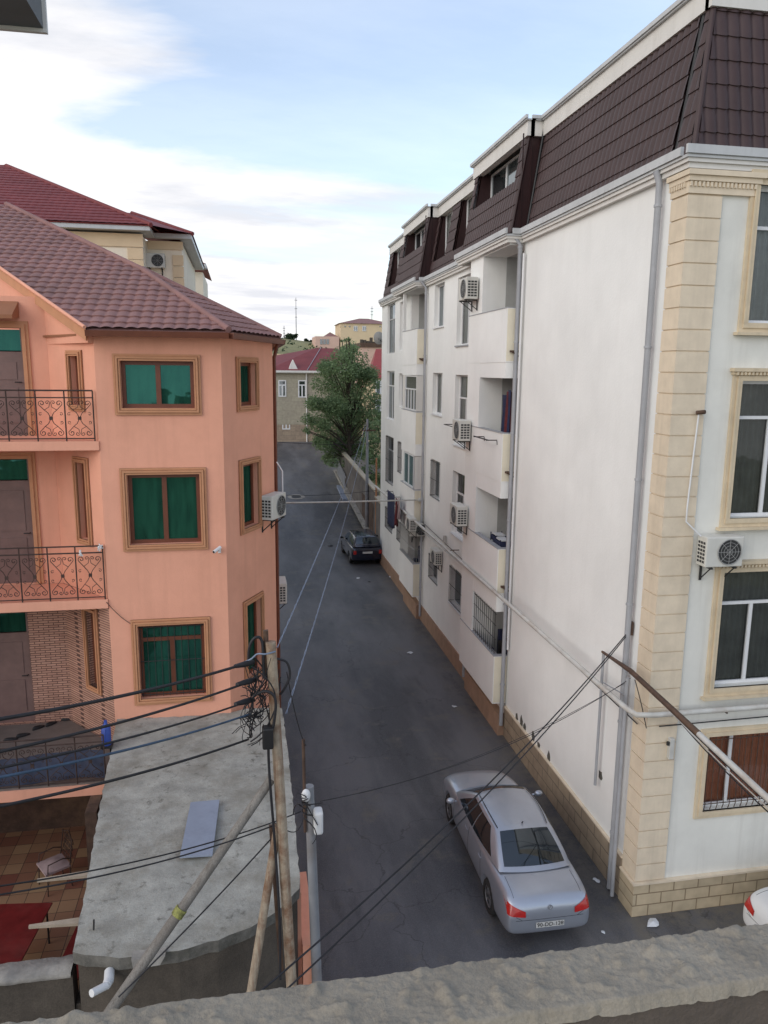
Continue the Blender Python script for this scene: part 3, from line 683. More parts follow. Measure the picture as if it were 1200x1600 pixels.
# pipes
downpipe(AP, 6.88, 12.42, 0.05, 13.1, .055, top=[(6.8, 12.42, 13.3)])
downpipe(AP, 6.86, 18.92, 0.35, 13.1, .055, top=[(6.7, 18.92, 13.3)])
downpipe(AP, 6.92, 19.0-.2, 2.6, 12.9, .028, PVC, name='drain_hose')
downpipe(AP, 6.9, 22.75, 0.2, 10.2, .05)
downpipe(AP, 6.9, 29.1, 0.2, 13.1, .05, top=[(6.72, 29.1, 13.3)])
mb = MB().tube([(7.08, 12.34, 13.44), (7.44, 12.34, 15.85)], .04, 8); obj('mansard_downpipe', mb, BLKTR, AP)
mb = MB().tube([(7.02, 18.96, 13.44), (7.38, 18.96, 15.9)], .035, 8); obj('mansard_downpipe', mb, BLKTR, AP)
# broken render at the plinth
random.seed(3)
for (y, z, h) in ((18.1, .98, .12), (17.75, .99, .22), (17.5, .97, .14), (16.9, .97, .2), (16.55, .96, .1), (15.9, .97, .16), (13.3, 1.95, .12)):
    n = 9; obj('missing_render_patch', MB().prism([(6.9985, y+.09*math.cos(k*2*PI/n)*random.uniform(.6, 1.3), z+h*math.sin(k*2*PI/n)*random.uniform(.6, 1.1)) for k in range(n)], (-.006, 0, 0)), MORT, AP)
for (y, z) in ((19.0, 10.5), (19.0, 7.4), (19.0, 4.3), (29.28, 10.45)):
    mb = MB().box(6.72, 6.92, y-.1, y-.002, z, z+.05).tube([(6.95, y-.05, z-.1), (6.72, y-.12, z+.03)], .02, 6); obj('rusty_bracket', mb, RUSTD, AP)

# ------------------------------------------------------------------ ORANGE HOUSE
OH = thing('plaster_house', 'orange plastered house with ochre window surrounds and rose brown tiled roof on the left', 'house', (-.38, 15, 0))
FM = Fr((-2.65, 15, 0), (1, 0, 0), (0, -1, 0)); FC = Fr((-.38, 15, 0), (.465, .885, 0), (.885, -.465, 0))
LC = 2.22; CE = FC.p(LC, 0, 0)
FE = Fr(CE, (0, 1, 0), (1, 0, 0)); FA = Fr((-2.65, 15, 0), (-1.1, 1.3, 0), (-.763, -.646, 0)); FB = Fr((-3.75, 16.3, 0), (-1, 0, 0), (0, -1, 0))
mw = [(.44, 1.76, 9.27, 10.14), (.46, 1.80, 6.66, 8.02), (.52, 1.79, 3.50, 5.03)]
cw = [(.66, 1.38, 9.28, 10.14), (.68, 1.40, 6.78, 8.10), (.72, 1.42, 3.5, 5.14)]
aw = [(.52, .86, 9.30, 10.22), (.52, .86, 6.68, 8.2), (.52, .86, 3.6, 5.2)]
dw = [(.45, 1.6, 8.66, 10.75), (.50, 1.6, 5.62, 8.2), (.75, 1.85, 2.56, 5.0)]
mb = wallbox(MB(), FM, 0, 2.27, 0, 10.6, mw, .25)
wallbox(mb, FC, 0, LC, 0, 10.6, cw, .25); wallbox(mb, FE, 0, 9, 0, 10.6, [], .25)
obj('wall', mb, ORANGE, OH)
mb = wallbox(MB(), FA, 0.0, 1.70, 5.6, 10.6, aw[:2], .2); wallbox(mb, FB, 0, 6, 5.6, 11.35, dw[:2], .2)
mb.box(-9.75, -9.5, 13.6, 24, 0, 10.6); mb.box(-9.5, .5, 24, 24.2, 0, 10.6)
obj('loggia_wall', mb, ORANGE, OH)
mb = wallbox(MB(), FA, 0.0, 1.70, 2.3, 5.4, [aw[2]], .2); wallbox(mb, FB, 0, 6, 2.3, 5.4, [dw[2]], .2)
obj('brick_clad_wall', mb, ROSEBR, OH, 'brick patterned cladding on the lowest balcony')
mb = MB().box(-9.5, -2.7, 16.35, 16.6, 0, 2.3).box(-2.9, -2.7, 13, 16.35, 0, 2.3); obj('porch_wall', mb, RUSTD, OH)
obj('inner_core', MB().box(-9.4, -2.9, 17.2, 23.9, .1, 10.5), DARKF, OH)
def ring(t, fr, u0, u1, z0, z1, k=1.):
    for (a0, a1, d) in ((0, .032, .05), (.04, .078, .07), (.088, .125, .04), (0, .125, .022)):
        a0 *= k; a1 *= k
        fbox(t, fr, u0-a1, u0-a0, .002, d, z0-a1, z1+a1); fbox(t, fr, u1+a0, u1+a1, .002, d, z0-a1, z1+a1); fbox(t, fr, u0-a0, u1+a0, .002, d, z1+a0, z1+a1); fbox(t, fr, u0-a0, u1+a0, .002, d, z0-a1, z0-a0)
for i, w in enumerate(mw):
    ww = window(OH, FM, *w, rec=.1, mull=(.5,), transom=w[3]-.33 if i == 2 else None, fm=BROWNF, gm=PGREEN, bw=.075, grille='in' if i == 2 else None)
    t = MB(); u0, u1, z0, z1 = w
    ring(t, FM, u0, u1, z0, z1)
    obj('surround', t, OCHRE, ww)
def owin(fr, w, mull=(), gm=None):
    ww = window(OH, fr, *w, rec=.1, mull=mull, fm=BROWNF, gm=gm or PGREEN, bw=.07)
    t = MB(); u0, u1, z0, z1 = w
    ring(t, fr, u0, u1, z0, z1, .85)
    obj('surround', t, OCHRE, ww)
for w in cw: owin(FC, w)
for w in aw: owin(FA, w, gm=PDARK2)
for i, w in enumerate(dw):
    u0, u1, z0, z1 = w; mb = MB()
    zt_ = z1-.45
    fbox(mb, FB, u0, u1, -.12, -.07, z0, zt_); fbox(mb, FB, u0+.16, u1-.16, -.0695, -.055, z0+.25, z0+.95); fbox(mb, FB, u0+.16, u1-.16, -.0695, -.055, z0+1.1, zt_-.2)
    for a, b in ((u0, u0+.05), (u1-.05, u1)): fbox(mb, FB, a, b, -.13, -.05, zt_+.001, z1)
    d = obj('door', mb, DOORM, OH)
    obj('fanlight', fbox(MB(), FB, u0+.05, u1-.05, -.1, -.09, zt_+.02, z1-.03), PGREEN, d)
    obj('handle', MB().tube([FB.p(u0+.09, -.07, z0+1.05), FB.p(u0+.09, -.02, z0+1.05), FB.p(u0+.2, -.02, z0+1.05)], .012, 6), DARKF, d)
    if i < 2:
        t = MB()
        for a, dd in ((.13, .035), (.07, .06)): fbox(t, FB, u0-a, u0, .002, dd, z0, z1+a); fbox(t, FB, u1, u1+a, .002, dd, z0, z1+a); fbox(t, FB, u0, u1, .002, dd, z1, z1+a)
        obj('surround', t, OCHRE, d)
# balcony slabs
mb = MB()
for z0, z1 in ((8.49, 8.66), (5.42, 5.60)): mb.prism([(-2.655, 14.97, z0), (-9.5, 14.97, z0), (-9.5, 16.29, z0), (-3.76, 16.29, z0), (-2.655, 15.0, z0)], (0, 0, z1-z0))
obj('balcony_slab', mb, ORANGE, OH)
mb = MB().prism([(-2.6, 13.58, 2.3), (-9.5, 13.58, 2.3), (-9.5, 16.29, 2.3), (-3.76, 16.29, 2.3), (-2.66, 14.99, 2.3), (-2.6, 14.99, 2.3)], (0, 0, .2)); obj('balcony_slab', mb, ORANGE, OH)
mb = MB().prism([(-2.62, 13.62, 2.502), (-9.5, 13.62, 2.502), (-9.5, 16.285, 2.502), (-3.77, 16.285, 2.502), (-2.68, 14.99, 2.502)], (0, 0, .04)); obj('balcony_floor', mb, BALCFL, OH)
# wrought iron railings
def spiral(c, r0, a0, turns, sgn, n=16):
    return [V((c[0]+r0*(1-.8*t/n)*math.cos(a0+sgn*turns*2*PI*t/n), 0, c[1]+r0*(1-.8*t/n)*math.sin(a0+sgn*turns*2*PI*t/n))) for t in range(n+1)]
def scroll_panel(mb, x0, w, z0, h, y):
    cx = x0+w/2; cz = z0+h/2
    for sx in (-1, 1):
        for sz in (-1, 1):
            def T(pts): return [V((cx+sx*p.x, y, cz+sz*p.z)) for p in pts]
            a = [V((.02, 0, .05)), V((.06, 0, .10)), V((w*.30, 0, h*.22)), V((w*.40, 0, h*.30))]
            sp = spiral((w*.30, h*.36), w*.115, -.4, 1.15, 1)
            mb.tube(T([V((.015, 0, .03)), V((.05, 0, .10)), V((w*.22, 0, h*.2))]+sp), .008, 4)
            sp = spiral((w*.10, h*.38), w*.08, 3.3, 1.1, -1)
            mb.tube(T([V((w*.22, 0, h*.2)), V((w*.05, 0, h*.27))]+sp), .007, 4)
            sp = spiral((w*.36, h*.10), w*.07, 2.2, 1.0, -1, 12)
            mb.tube(T(sp), .006, 4)
    mb.box(cx-.03, cx+.03, y-.012, y+.012, cz-.03, cz+.03)
def railing(x0, x1, y, z0, h, cut=0):
    mb = MB()
    for zz in (z0+.05, z0+h-.13, z0+h): mb.tube([(x0, y, zz), (x1, y, zz)], .016 if zz > z0+.9 else .012, 6)
    n = max(1, round((x1-x0)/.5)); w = (x1-x0)/n
    for k in range(n+1): mb.tube([(x0+w*k, y, z0), (x0+w*k, y, z0+h)], .014, 5)
    r = obj('railing', mb, IRON, OH)
    s = MB()
    for k in range(min(n, 100)): scroll_panel(s, x0+w*k, w, z0+.05, h-.18, y)
    obj('scrollwork', s, IRON, r)
railing(-6.7, -2.72, 14.99, 8.66, .93); railing(-6.7, -2.70, 14.99, 5.6, 1.06); railing(-6.6, -2.63, 13.62, 2.53, .92)
obj('tarp', MB().grid(lambda a, b: V((-6.5+3.85*a, 13.70+.02*math.sin(a*37), 2.56+.55*b+.04*math.sin(a*9))), 80, 1), TARP, OH)
# roof
pt = .45; ye = 14.7; ze = 10.68
def P1z(x, y): return V((x, y, ze+pt*(y-ye)))
def ray_p1(px, py):
    d = ray(px, py); t = (ze+pt*(0-ye)-10)/(d.z-pt*d.y); return CAM+d*t
A = V((-2.72, ye, ze)); B = V((-.22, ye, ze)); J = P1z(-.22-.604*3.05, ye+3.05); C = FC.p(2.40, .12, ze-.02); APX = ray_p1(10, 322); Q = ray_p1(0, 420)
Q2 = A+(Q-A)*2.6; L1 = V((-9.8, APX.y, APX.z))
U1 = V((1, 0, 0)); V1 = V((0, 1, pt)).normalized()
def uv(p, O, U, Vv): d = V(p)-V(O); return (d.dot(U), d.dot(Vv))
mb = MB(); O1 = V((0, ye, ze))
poly = [A, B, J, APX, L1]
# convex pieces cut along the diagonal verge
tile_sheet(mb, O1, U1, V1, [uv(p, O1, U1, V1) for p in (A, B, J, APX)], pu=.215, pv=.30, amp=.030, step=.032)
A2 = A; Xq = A+(Q-A)*min(2.6, (APX.z-A.z)/max(.01, (Q.z-A.z)))
tile_sheet(mb, O1, U1, V1, [uv(p, O1, U1, V1) for p in (A, APX, Xq)], pu=.215, pv=.30, amp=.030, step=.032)
n2 = (C-B).cross(J-B); 
U2 = (C-B); U2.z = 0; U2.normalize(); n2.normalize(); n2 = n2 if n2.z > 0 else -n2; V2 = n2.cross(U2); V2 = V2 if V2.z > 0 else -V2
tile_sheet(mb, B, U2, V2, [uv(p, B, U2, V2) for p in (B, C, J)], pu=.215, pv=.30, amp=.03)
obj('roof_tiles', mb, TILEL, OH)
E2 = V((C.x, 24.4, ze)); R2 = V((J.x, 24.4, J.z)); 
mb = MB().add([C, E2, R2, J], [(0, 1, 2, 3)]).add([J, R2, V((APX.x, 24.4, APX.z)), APX], [(0, 1, 2, 3)]).add([APX, V((APX.x, 24.4, APX.z)), V((-9.8, 24.4, ze)), V((-9.8, APX.y, ze))], [(0, 1, 2, 3)])
obj('rear_roof', mb, TILEL, OH)
mb = MB()
for a, b in ((B, J), (J, APX), (C, J)): mb.tube([a+V((0, 0, .04)), b+V((0, 0, .05))], .065, 8)
obj('ridge_cap', mb, TILEL, OH)
mb = MB()
vd = (Xq-A).normalized(); sn = V((0, 0, 1))
mb.hexa([A+V((0, -.03, -.2)), Xq+V((0, -.03, -.2)), Xq+V((-.0, .12, -.2)), A+V((0, .12, -.2))], [A+V((0, -.03, .03)), Xq+V((0, -.03, .03)), Xq+V((0, .12, .03)), A+V((0, .12, .03))])
obj('verge_board', mb, OCHRE, OH)
gv = (Xq-A); gn = V((-gv.y, gv.x, 0)).normalized()*.1
obj('gable_wall', MB().hexa([V((A.x-.02, A.y+.25, 10.45)), V((Xq.x, Xq.y+.05, 10.45)), V((Xq.x, Xq.y+.05, 10.45))+gn*-1, V((A.x-.02, A.y+.25, 10.45))+gn*-1], [V((A.x-.02, A.y+.25, A.z+.03)), V((Xq.x, Xq.y+.05, Xq.z-.03)), V((Xq.x, Xq.y+.05, Xq.z-.03))+gn*-1, V((A.x-.02, A.y+.25, A.z+.03))+gn*-1]), ORANGE, OH)
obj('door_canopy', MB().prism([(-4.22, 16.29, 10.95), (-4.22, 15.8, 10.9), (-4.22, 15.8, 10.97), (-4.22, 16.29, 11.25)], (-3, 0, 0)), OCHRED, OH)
mb = MB().tube([A+V((.0, -.08, .03)), Xq+V((0, -.08, .03))], .035, 6); obj('verge_trim', mb, ORANGE, OH)
def eave(mb, a, b, n, r, dz=0):
    a = V(a); b = V(b); n = V(n)
    mb.hexa([a+V((0, 0, -.12+dz)), b+V((0, 0, -.12+dz)), b+n*.09+V((0, 0, -.12+dz)), a+n*.09+V((0, 0, -.12+dz))], [a+V((0, 0, -.02+dz)), b+V((0, 0, -.02+dz)), b+n*.11+V((0, 0, -.02+dz)), a+n*.11+V((0, 0, -.02+dz))])
mb = MB(); eave(mb, A, B, (0, -1, 0), 0); eave(mb, B, C, tuple(FC.N), 0); eave(mb, C, E2, (1, 0, 0), 0)
obj('gutter', mb, BROWNF, OH)
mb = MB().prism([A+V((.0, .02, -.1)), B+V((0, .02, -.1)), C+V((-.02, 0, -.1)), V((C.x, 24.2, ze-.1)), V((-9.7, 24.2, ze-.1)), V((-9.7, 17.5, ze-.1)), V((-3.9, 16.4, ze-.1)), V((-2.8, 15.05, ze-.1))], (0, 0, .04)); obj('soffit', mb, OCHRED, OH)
c = FC.p(LC+.03, .0, 0)
mb = MB().tube([(c.x+.12, c.y+.1, 10.6), (c.x+.03, c.y+.2, 10.25), (c.x+.03, c.y+.2, .2)], .04, 8); obj('downpipe', mb, BROWNF, OH)

# things fixed to or standing on the orange house
def cam_thing():
    p = at(340, 860, 'y', 14.86)
    t = thing('security_camera', 'small white security camera on the orange wall beside the middle window', 'camera', (p.x, 15, p.z-.08))
    mb = MB().tube([(p.x+.03, 15, p.z-.04), (p.x+.02, 14.93, p.z-.03), (p.x+.01, 14.88, p.z)], .012, 6).box(p.x, p.x+.06, 14.975, 14.999, p.z-.08, p.z); obj('mount', mb, PVC, t)
    mb = MB().tube([(p.x+.05, 14.93, p.z+.045), (p.x-.07, 14.8, p.z-.015)], .034, 10); obj('body', mb, PVC, t)
    obj('lens', MB().tube([(p.x-.071, 14.799, p.z-.0155), (p.x-.076, 14.793, p.z-.018)], .024, 10), BLKTR, t)
cam_thing()
p = FC.p(1.80, .0, 6.84); ac_unit(p, math.atan2(-.465, .885)-PI/2, 'cream outdoor unit on the slanted corner of the orange house, above the lane')
p = V((CE.x, 18.55, 4.35)); ac_unit(p, -PI/2, 'pale outdoor unit low on the street side wall of the orange house')
p = at(183, 1150, 'y', 13.75)
t = thing('water_jug', 'blue plastic jug at the right end of the lowest balcony', 'jug', (-2.66, 13.9, 2.55))
mb = MB().tube([(-2.62, 13.85, 3.15), (-2.62, 13.85, 3.5), (-2.62, 13.85, 3.56), (-2.62, 13.85, 3.62)], [.085, .085, .03, .03], 12); obj('body', mb, BLUEP, t)
obj('handle', MB().tube([(-2.62, 13.76, 3.48), (-2.62, 13.71, 3.42), (-2.62, 13.71, 3.28), (-2.62, 13.76, 3.22)], .012, 6), BLUEP, t)
obj('stool', MB().box(-2.72, -2.52, 13.76, 13.96, 3.10, 3.148).box(-2.70, -2.66, 13.78, 13.82, 2.55, 3.10).box(-2.58, -2.54, 13.9, 13.94, 2.55, 3.10), DARKF, t)
def shoe(px, py, rz, lab):
    p = at(px, py, 'z', 2.56); t = MB()
    def f(a, b):
        ang = 2*PI*a; prof = [0, .04, .045, .03, .0][0:1]
        ln = .14*math.cos(ang); wd = .045*math.sin(ang)*(1+.25*math.cos(ang)); hh = .05+.02*(-math.cos(ang))
        k = [1, 1, .85, .6, .55][min(4, int(b*4+.5))]; z = hh*[0, .5, 1, 1.1, .6][min(4, int(b*4+.5))]
        x = ln*k; y = wd*k
        return V((p.x+x*math.cos(rz)-y*math.sin(rz), p.y+x*math.sin(rz)+y*math.cos(rz), 2.545+z))
    t.grid(f, 18, 4); o = obj('shoe', t, SHOEM); tag(o, lab, 'shoe', 'shoes left on the lowest balcony floor')
for (px, py, rz, lab) in ((60, 1137, .8, 'dark shoe on the balcony floor, nearer the railing of the left pair'), (80, 1131, .9, 'dark shoe on the balcony floor, right of the left pair'), (106, 1124, .2, 'dark slipper in the heap by the brick wall, left end'), (116, 1120, 1.2, 'dark slipper in the middle of the heap by the brick wall'), (128, 1119, .4, 'dark slipper in the heap by the brick wall, right end'), (17, 1156, .4, 'brown rimmed slipper lying far left behind the railing'), (36, 1149, .6, 'pale rimmed slipper between the far left one and the dark pair')):
    shoe(px, py, rz, lab)
# courtyard furniture
def chair(x, y, rz, lab):
    t = thing('garden_chair', lab, 'chair', (0, 0, 0))
    mb = MB()
    for sx in (-.24, .24):
        mb.tube([(sx, -.22, 0), (sx, -.2, .45), (sx, -.18, .64), (sx, .1, .66), (sx, .24, .6)], .012, 6)
        mb.tube([(sx, .24, 0), (sx, .22, .45), (sx*.95, .3, .98)], .012, 6)
    obj('frame', mb, IRON, t)
    mb = MB().tube([(-.23, .29, .95), (0, .33, 1.05), (.23, .29, .95)], .012, 6)
    for k in range(-2, 3):
        for q in range(4): c = V((k*.09, .26+.02*q, .52+q*.12)); mb.tube([c+V((.04*math.cos(a*PI/4), .004*a/8, .055*math.sin(a*PI/4))) for a in range(9)], .006, 4)
    obj('backrest', mb, IRON, t)
    mb = MB().grid(lambda a, b: V((-.25+.5*a, -.24+.48*b, .47+.05*math.sin(PI*a)*math.sin(PI*b))), 10, 10); mb.box(-.25, .25, -.24, .24, .43, .465); obj('cushion', mb, PINKCL, t)
    t.location = (x, y, .012); t.rotation_euler = (0, 0, rz); return t
p = at(84, 1352, 'z', .45); chair(p.x, p.y, -1.0, 'wrought iron chair with pale cushion on the courtyard tiles')
p1 = at(52, 1478, 'z', .75)
def table(x, y, w, d, rz, h, lab):
    t = thing('table', lab, 'table', (0, 0, 0), 'red topped courtyard tables')
    obj('tabletop', MB().box(-w/2, w/2, -d/2, d/2, h-.03, h), REDT, t, bevel=.008)
    for sx in (-1, 1):
        for sy in (-1, 1): obj('leg', MB().tube([(sx*(w/2-.08), sy*(d/2-.08), 0), (sx*(w/2-.08), sy*(d/2-.08), h-.031)], .018, 6), DARKF, t)
    t.location = (x, y, .012); t.rotation_euler = (0, 0, rz)
p = at(25, 1475, 'z', .75); table(p.x-.25, p.y-.3, .9, 2.6, -.12, .75, 'large red table at the left of the courtyard')
p = at(103, 1475, 'z', .4); table(p.x+.25, p.y-.1, .42, 1.5, -.12, .42, 'low red bench table close to the garage roof edge')
for (a, b, lab) in (((58, 1374), (150, 1362), 'pale board sticking out of the garage roof edge, upper one'), ((45, 1446), (140, 1436), 'pale board sticking out of the garage roof edge, lower one')):
    q = at(*a, 'z', 2.9); r = at(*b, 'z', 2.9); d = (r-q).normalized(); s = V((-d.y, d.x, 0))*.065
    o = obj('timber_board', MB().hexa([q-s*.25+V((0,0,-.04)), r-s+V((0,0,-.04)), r+s+V((0,0,-.04)), q+s*.25+V((0,0,-.04))], [q-s*.25, r-s, r+s, q+s*.25]), BOARD); tag(o, lab, 'board', 'boards under the garage roof')

# ------------------------------------------------------------------ GARAGE with concrete roof
CONCE = mat('mossy_slab_edge', (.17, .16, .14), .95, .3, 6., bump=.6, bscale=20, dirt=.8, dirtcol=(.06, .06, .045), fine=.3)
GA = thing('garage', 'low garage with stained flat concrete roof below the orange house', 'garage', (-.8, 12, 0))
rim = [(-2.62, 15.0), (-2.46, 12.6), (-2.3, 10.6), (-2.16, 8.62), (-1.6, 8.42), (-.92, 8.42), (-.45, 8.55), (-.05, 8.72), (.3, 8.95), (.62, 9.35), (.66, 11), (.67, 13), (.66, 15.05), (-.1, 15.1), (-.42, 15.0)]
random.seed(5); zr = 3.08
bm = bmesh.new()
def rimpts(z, j=.0):
    out = []
    for i, (x, y) in enumerate(rim):
        x2, y2 = rim[(i+1) % len(rim)]; n = max(1, int(math.hypot(x2-x, y2-y)/.12))
        for k in range(n): out.append((x+(x2-x)*k/n+random.uniform(-j, j), y+(y2-y)*k/n+random.uniform(-j, j), z+random.uniform(-j, j)))
    return out
rp = rimpts(zr, .012)
mb = MB(); n = len(rp); cen = V((-.9, 11.6, zr+.06))
ringz = []
vs = [cen]; fs = []
K = 14
for q in range(1, K+1):
    for (x, y, z) in rp:
        t_ = q/K; px_, py_ = cen.x+(x-cen.x)*t_, cen.y+(y-cen.y)*t_
        zz = zr+.05*(1-t_)+.018*math.sin(px_*2.3+1)*math.cos(py_*1.7)+(z-zr if q == K else 0)
        vs.append(V((px_, py_, zz)))
for k in range(n): fs.append((0, 1+k, 1+(k+1) % n))
for q in range(K-1):
    for k in range(n): fs.append((1+q*n+k, 1+(q+1)*n+k, 1+(q+1)*n+(k+1) % n, 1+q*n+(k+1) % n))
mb.add(vs, fs, True)
lo = [V(p)-V((0, 0, .16+random.uniform(-.006, .006))) for p in rp]; top = vs[1+(K-1)*n:]
mb.add(lo, [tuple(range(n))])
obj('roof_slab', mb, SLAB, GA, fixn=True)
obj('slab_edge', MB().add(list(top)+lo, [(k, (k+1) % n, n+(k+1) % n, n+k) for k in range(n)]), CONCE, GA, fixn=True)
mb = MB(); r2 = [(x*.97-.02, y*.985+.15) for x, y in rim[3:10]]
for a, b in zip(r2, r2[1:]):
    d = V((b[0]-a[0], b[1]-a[1], 0)).normalized(); nn = V((-d.y, d.x, 0))*.12
    mb.hexa([V((*a, 0)), V((*b, 0)), V((*b, 0))+nn, V((*a, 0))+nn], [V((*a, 2.93)), V((*b, 2.93)), V((*b, 2.93))+nn, V((*a, 2.93))+nn])
obj('front_wall', mb, CONCD, GA)
obj('street_wall', MB().box(.5, .64, 9.45, 14.6, 0, 2.92), ORANGE, GA)
obj('street_wall_pier', MB().box(.645, .82, 9.3, 10.9, 0, 2.2), ORANGE, GA)
obj('courtyard_wall', MB().prism([(-2.2, 8.75, 0), (-2.06, 8.75, 0), (-2.50, 14.9, 0), (-2.64, 14.9, 0)], (0, 0, 2.25)), CONCD, GA)
# panel lying on the roof, pipe elbow, slab scraps
a = [at(*q, 'z', 3.16) for q in ((298, 1256), (343, 1252), (332, 1338), (281, 1341))]
o = obj('roof_panel', MB().prism(a, (0, 0, .03)), BLUEG); tag(o, 'pale blue grey sheet lying on the concrete garage roof', 'panel')
t = thing('pipe_elbow', 'white plastic pipe elbow sticking out of the dark wall under the garage roof', 'pipe', (-1.5, 8.2, 2.4))
p = [at(171, 1518, 'y', 8.45), at(170, 1532, 'y', 8.3), at(166, 1540, 'y', 8.2), at(143, 1552, 'y', 8.05)]
obj('bend', MB().tube(p[:3], [.06, .06, .05], 10), PVC, t); obj('spout', MB().tube([p[2], p[3]], .045, 10), PVC, t)
o = obj('concrete_scrap', MB().prism([at(205, 1500, 'y', 8.34), at(258, 1494, 'y', 8.34), at(250, 1508, 'y', 8.3), at(208, 1515, 'y', 8.3)], (0, .12, .02)), CONCL); tag(o, 'broken pale slab piece at the garage roof edge', 'rubble')
o = obj('rebar_stub', MB().tube([(-1.98, 8.95, 3.1), (-1.97, 8.95, 3.24)], .012, 6), DARKF); tag(o, 'short steel bar standing up from the garage roof near its left corner', 'steel bar')
# courtyard front wall
t = thing('courtyard_wall', 'low dark grey wall with pale mortar top closing the courtyard', 'wall', (-6, 8.7, 0))
pa, pb = at(0, 1532, 'y', 8.75), at(105, 1511, 'y', 8.75)
zc = (pa.z+pb.z)/2
obj('wall', MB().box(-9, -2.21, 8.72, 8.95, 0, zc-.06), CONCD, t)
random.seed(2); mb = MB()
k = -9
from mathutils import noise as mn
mb.grid(lambda a, b: V((-9+6.78*a, [8.7, 8.68, 8.69, 8.84, 8.99, 9.0][int(b*5+.5)]+.02*mn.noise(V((a*50, b*3, 0))), [zc-.07, zc-.055, zc, zc+.012, zc, zc-.07][int(b*5+.5)]+(.018*mn.noise(V((a*40, b*4, 1))) if .1 < b < .9 else 0))), 300, 5)
obj('mortar_top', mb, CONCL, t)
tag(obj('earth_bank', MB().box(-9, .2, 4, 8.2, -.1, .03), EARTH), 'bare earth strip below the garage wall', 'earth', kind='structure')

# ------------------------------------------------------------------ CREAM HOUSE behind
CH = thing('cream_house', 'tall cream house with red tiled hip roof behind the orange house', 'house', (-6, 32, 0))
c0 = [(-9.5, 29.9), (-3.6, 29.9), (-3.6, 31.6), (-2.0, 31.6), (-2.0, 40), (-14, 40), (-14, 29.9)]
mb = MB().prism([(x, y, 0) for x, y in ((-14, 30.0), (-3.45, 30.0), (-3.45, 31.4), (-2.15, 31.4), (-2.15, 40), (-14, 40))], (0, 0, 14.75)); obj('wall', mb, CREAMH, CH)
mb = MB().box(-14, -3.40, 29.94, 29.998, 14.3, 14.75).box(-3.38, -2.1, 31.34, 31.398, 14.45, 14.75)
for z in [12.2+k*.42 for k in range(5)]: mb.box(-3.95, -3.41, 29.95, 29.998, z, z+.38); mb.box(-2.5, -2.1, 31.34, 31.398, z, z+.38)
obj('quoin', mb, CREAMT, CH)
mb = MB().box(-14.5, -3.1, 29.55, 31.2, 14.82, 14.98).box(-3.099, -1.75, 31.0, 31.3, 14.82, 14.98).box(-2.2, -1.75, 31.301, 40.4, 14.82, 14.98); obj('gutter', mb, GUT, CH)
mb = MB()
P_ = {'a': V((-15, 29.5, 15.0)), 'b': V((-3.05, 29.5, 15.0)), 'r': V((-9.3, 35.6, 18.1)), 'r0': V((-15, 35.6, 18.1)), 'c': V((-1.7, 31.0, 15.0)), 'd': V((-1.7, 41, 15.0)), 'e': V((-4.2, 33.6, 16.1)), 'r2': V((-9.3, 38, 18.1))}
tile_sheet(mb, (0, 29.5, 15.0), (1, 0, 0), (0, 6.1, 3.1), [uv(P_[k], (0, 29.5, 15), V((1, 0, 0)), V((0, 6.1, 3.1)).normalized()) for k in ('a', 'b', 'r', 'r0')], pu=.26, pv=.34, amp=.015, sub=4)
Vr = V((0, 2.6, 1.1)).normalized()
tile_sheet(mb, (0, 31.0, 15.0), (1, 0, 0), Vr, [uv(p, (0, 31, 15), V((1, 0, 0)), Vr) for p in (V((-4.6, 31, 15)), P_['c'], V((-4.2, 33.6, 16.1)), V((-5.2, 33.6, 16.1)))], pu=.26, pv=.34, amp=.015, sub=4)
mb.add([P_['b'], P_['c'], V((-4.2, 33.6, 16.1)), V((-4.4, 31.5, 15.6))], [(0, 1, 2, 3)])
mb.add([P_['b'], V((-1.7, 41, 15)), P_['r2'], P_['r']], [(0, 1, 2, 3)])
mb.add([P_['c'], P_['d'], V((-4.2, 41, 16.1)), V((-4.2, 33.6, 16.1))], [(0, 1, 2, 3)])
obj('roof', mb, TILER, CH)
mb = MB().tube([P_['b'], P_['r']], .09, 6).tube([P_['c'], V((-4.2, 33.6, 16.12))], .08, 6); obj('ridge_cap', mb, TILER, CH)
ac_unit((-3.12, 31.4, 13.9-.15), 0, 'small outdoor unit high on the cream house beside its corner').rotation_euler = (0, 0, PI)
# small wing further back
t = thing('house_wing', 'small cream gable end with red roof and grey gutter just right of the cream house', 'house', (-1, 44, 0))
p = at(290, 460, 'y', 44); q = at(318, 460, 'y', 44); z1 = at(300, 425, 'y', 44).z
obj('wall', MB().box(-6, q.x, 44, 50, 0, z1), CREAMH, t)
zg = at(300, 415, 'y', 43.5).z
obj('gutter', MB().box(-6, at(322, 420, 'y', 43.5).x, 43.5, 44.2, zg-.1, zg+.12), GUT, t)
e = at(322, 418, 'y', 43.5)
obj('roof', MB().add([(-8, 43.5, zg+.13), (e.x, 43.5, zg+.13), (e.x-2.4, 46.5, zg+1.3), (-8, 46.5, zg+1.3)], [(0, 1, 2, 3)]).add([(e.x, 43.5, zg+.13), (e.x, 52, zg+.13), (e.x-2.4, 52, zg+1.3), (e.x-2.4, 46.5, zg+1.3)], [(0, 1, 2, 3)]), TILER, t)
w_ = at(287, 436, 'y', 43.9)
window(t, Fr((0, 44, 0), (1, 0, 0), (0, -1, 0)), w_.x-.35, w_.x+.3, w_.z-1.2, w_.z+.4, rec=-.06)

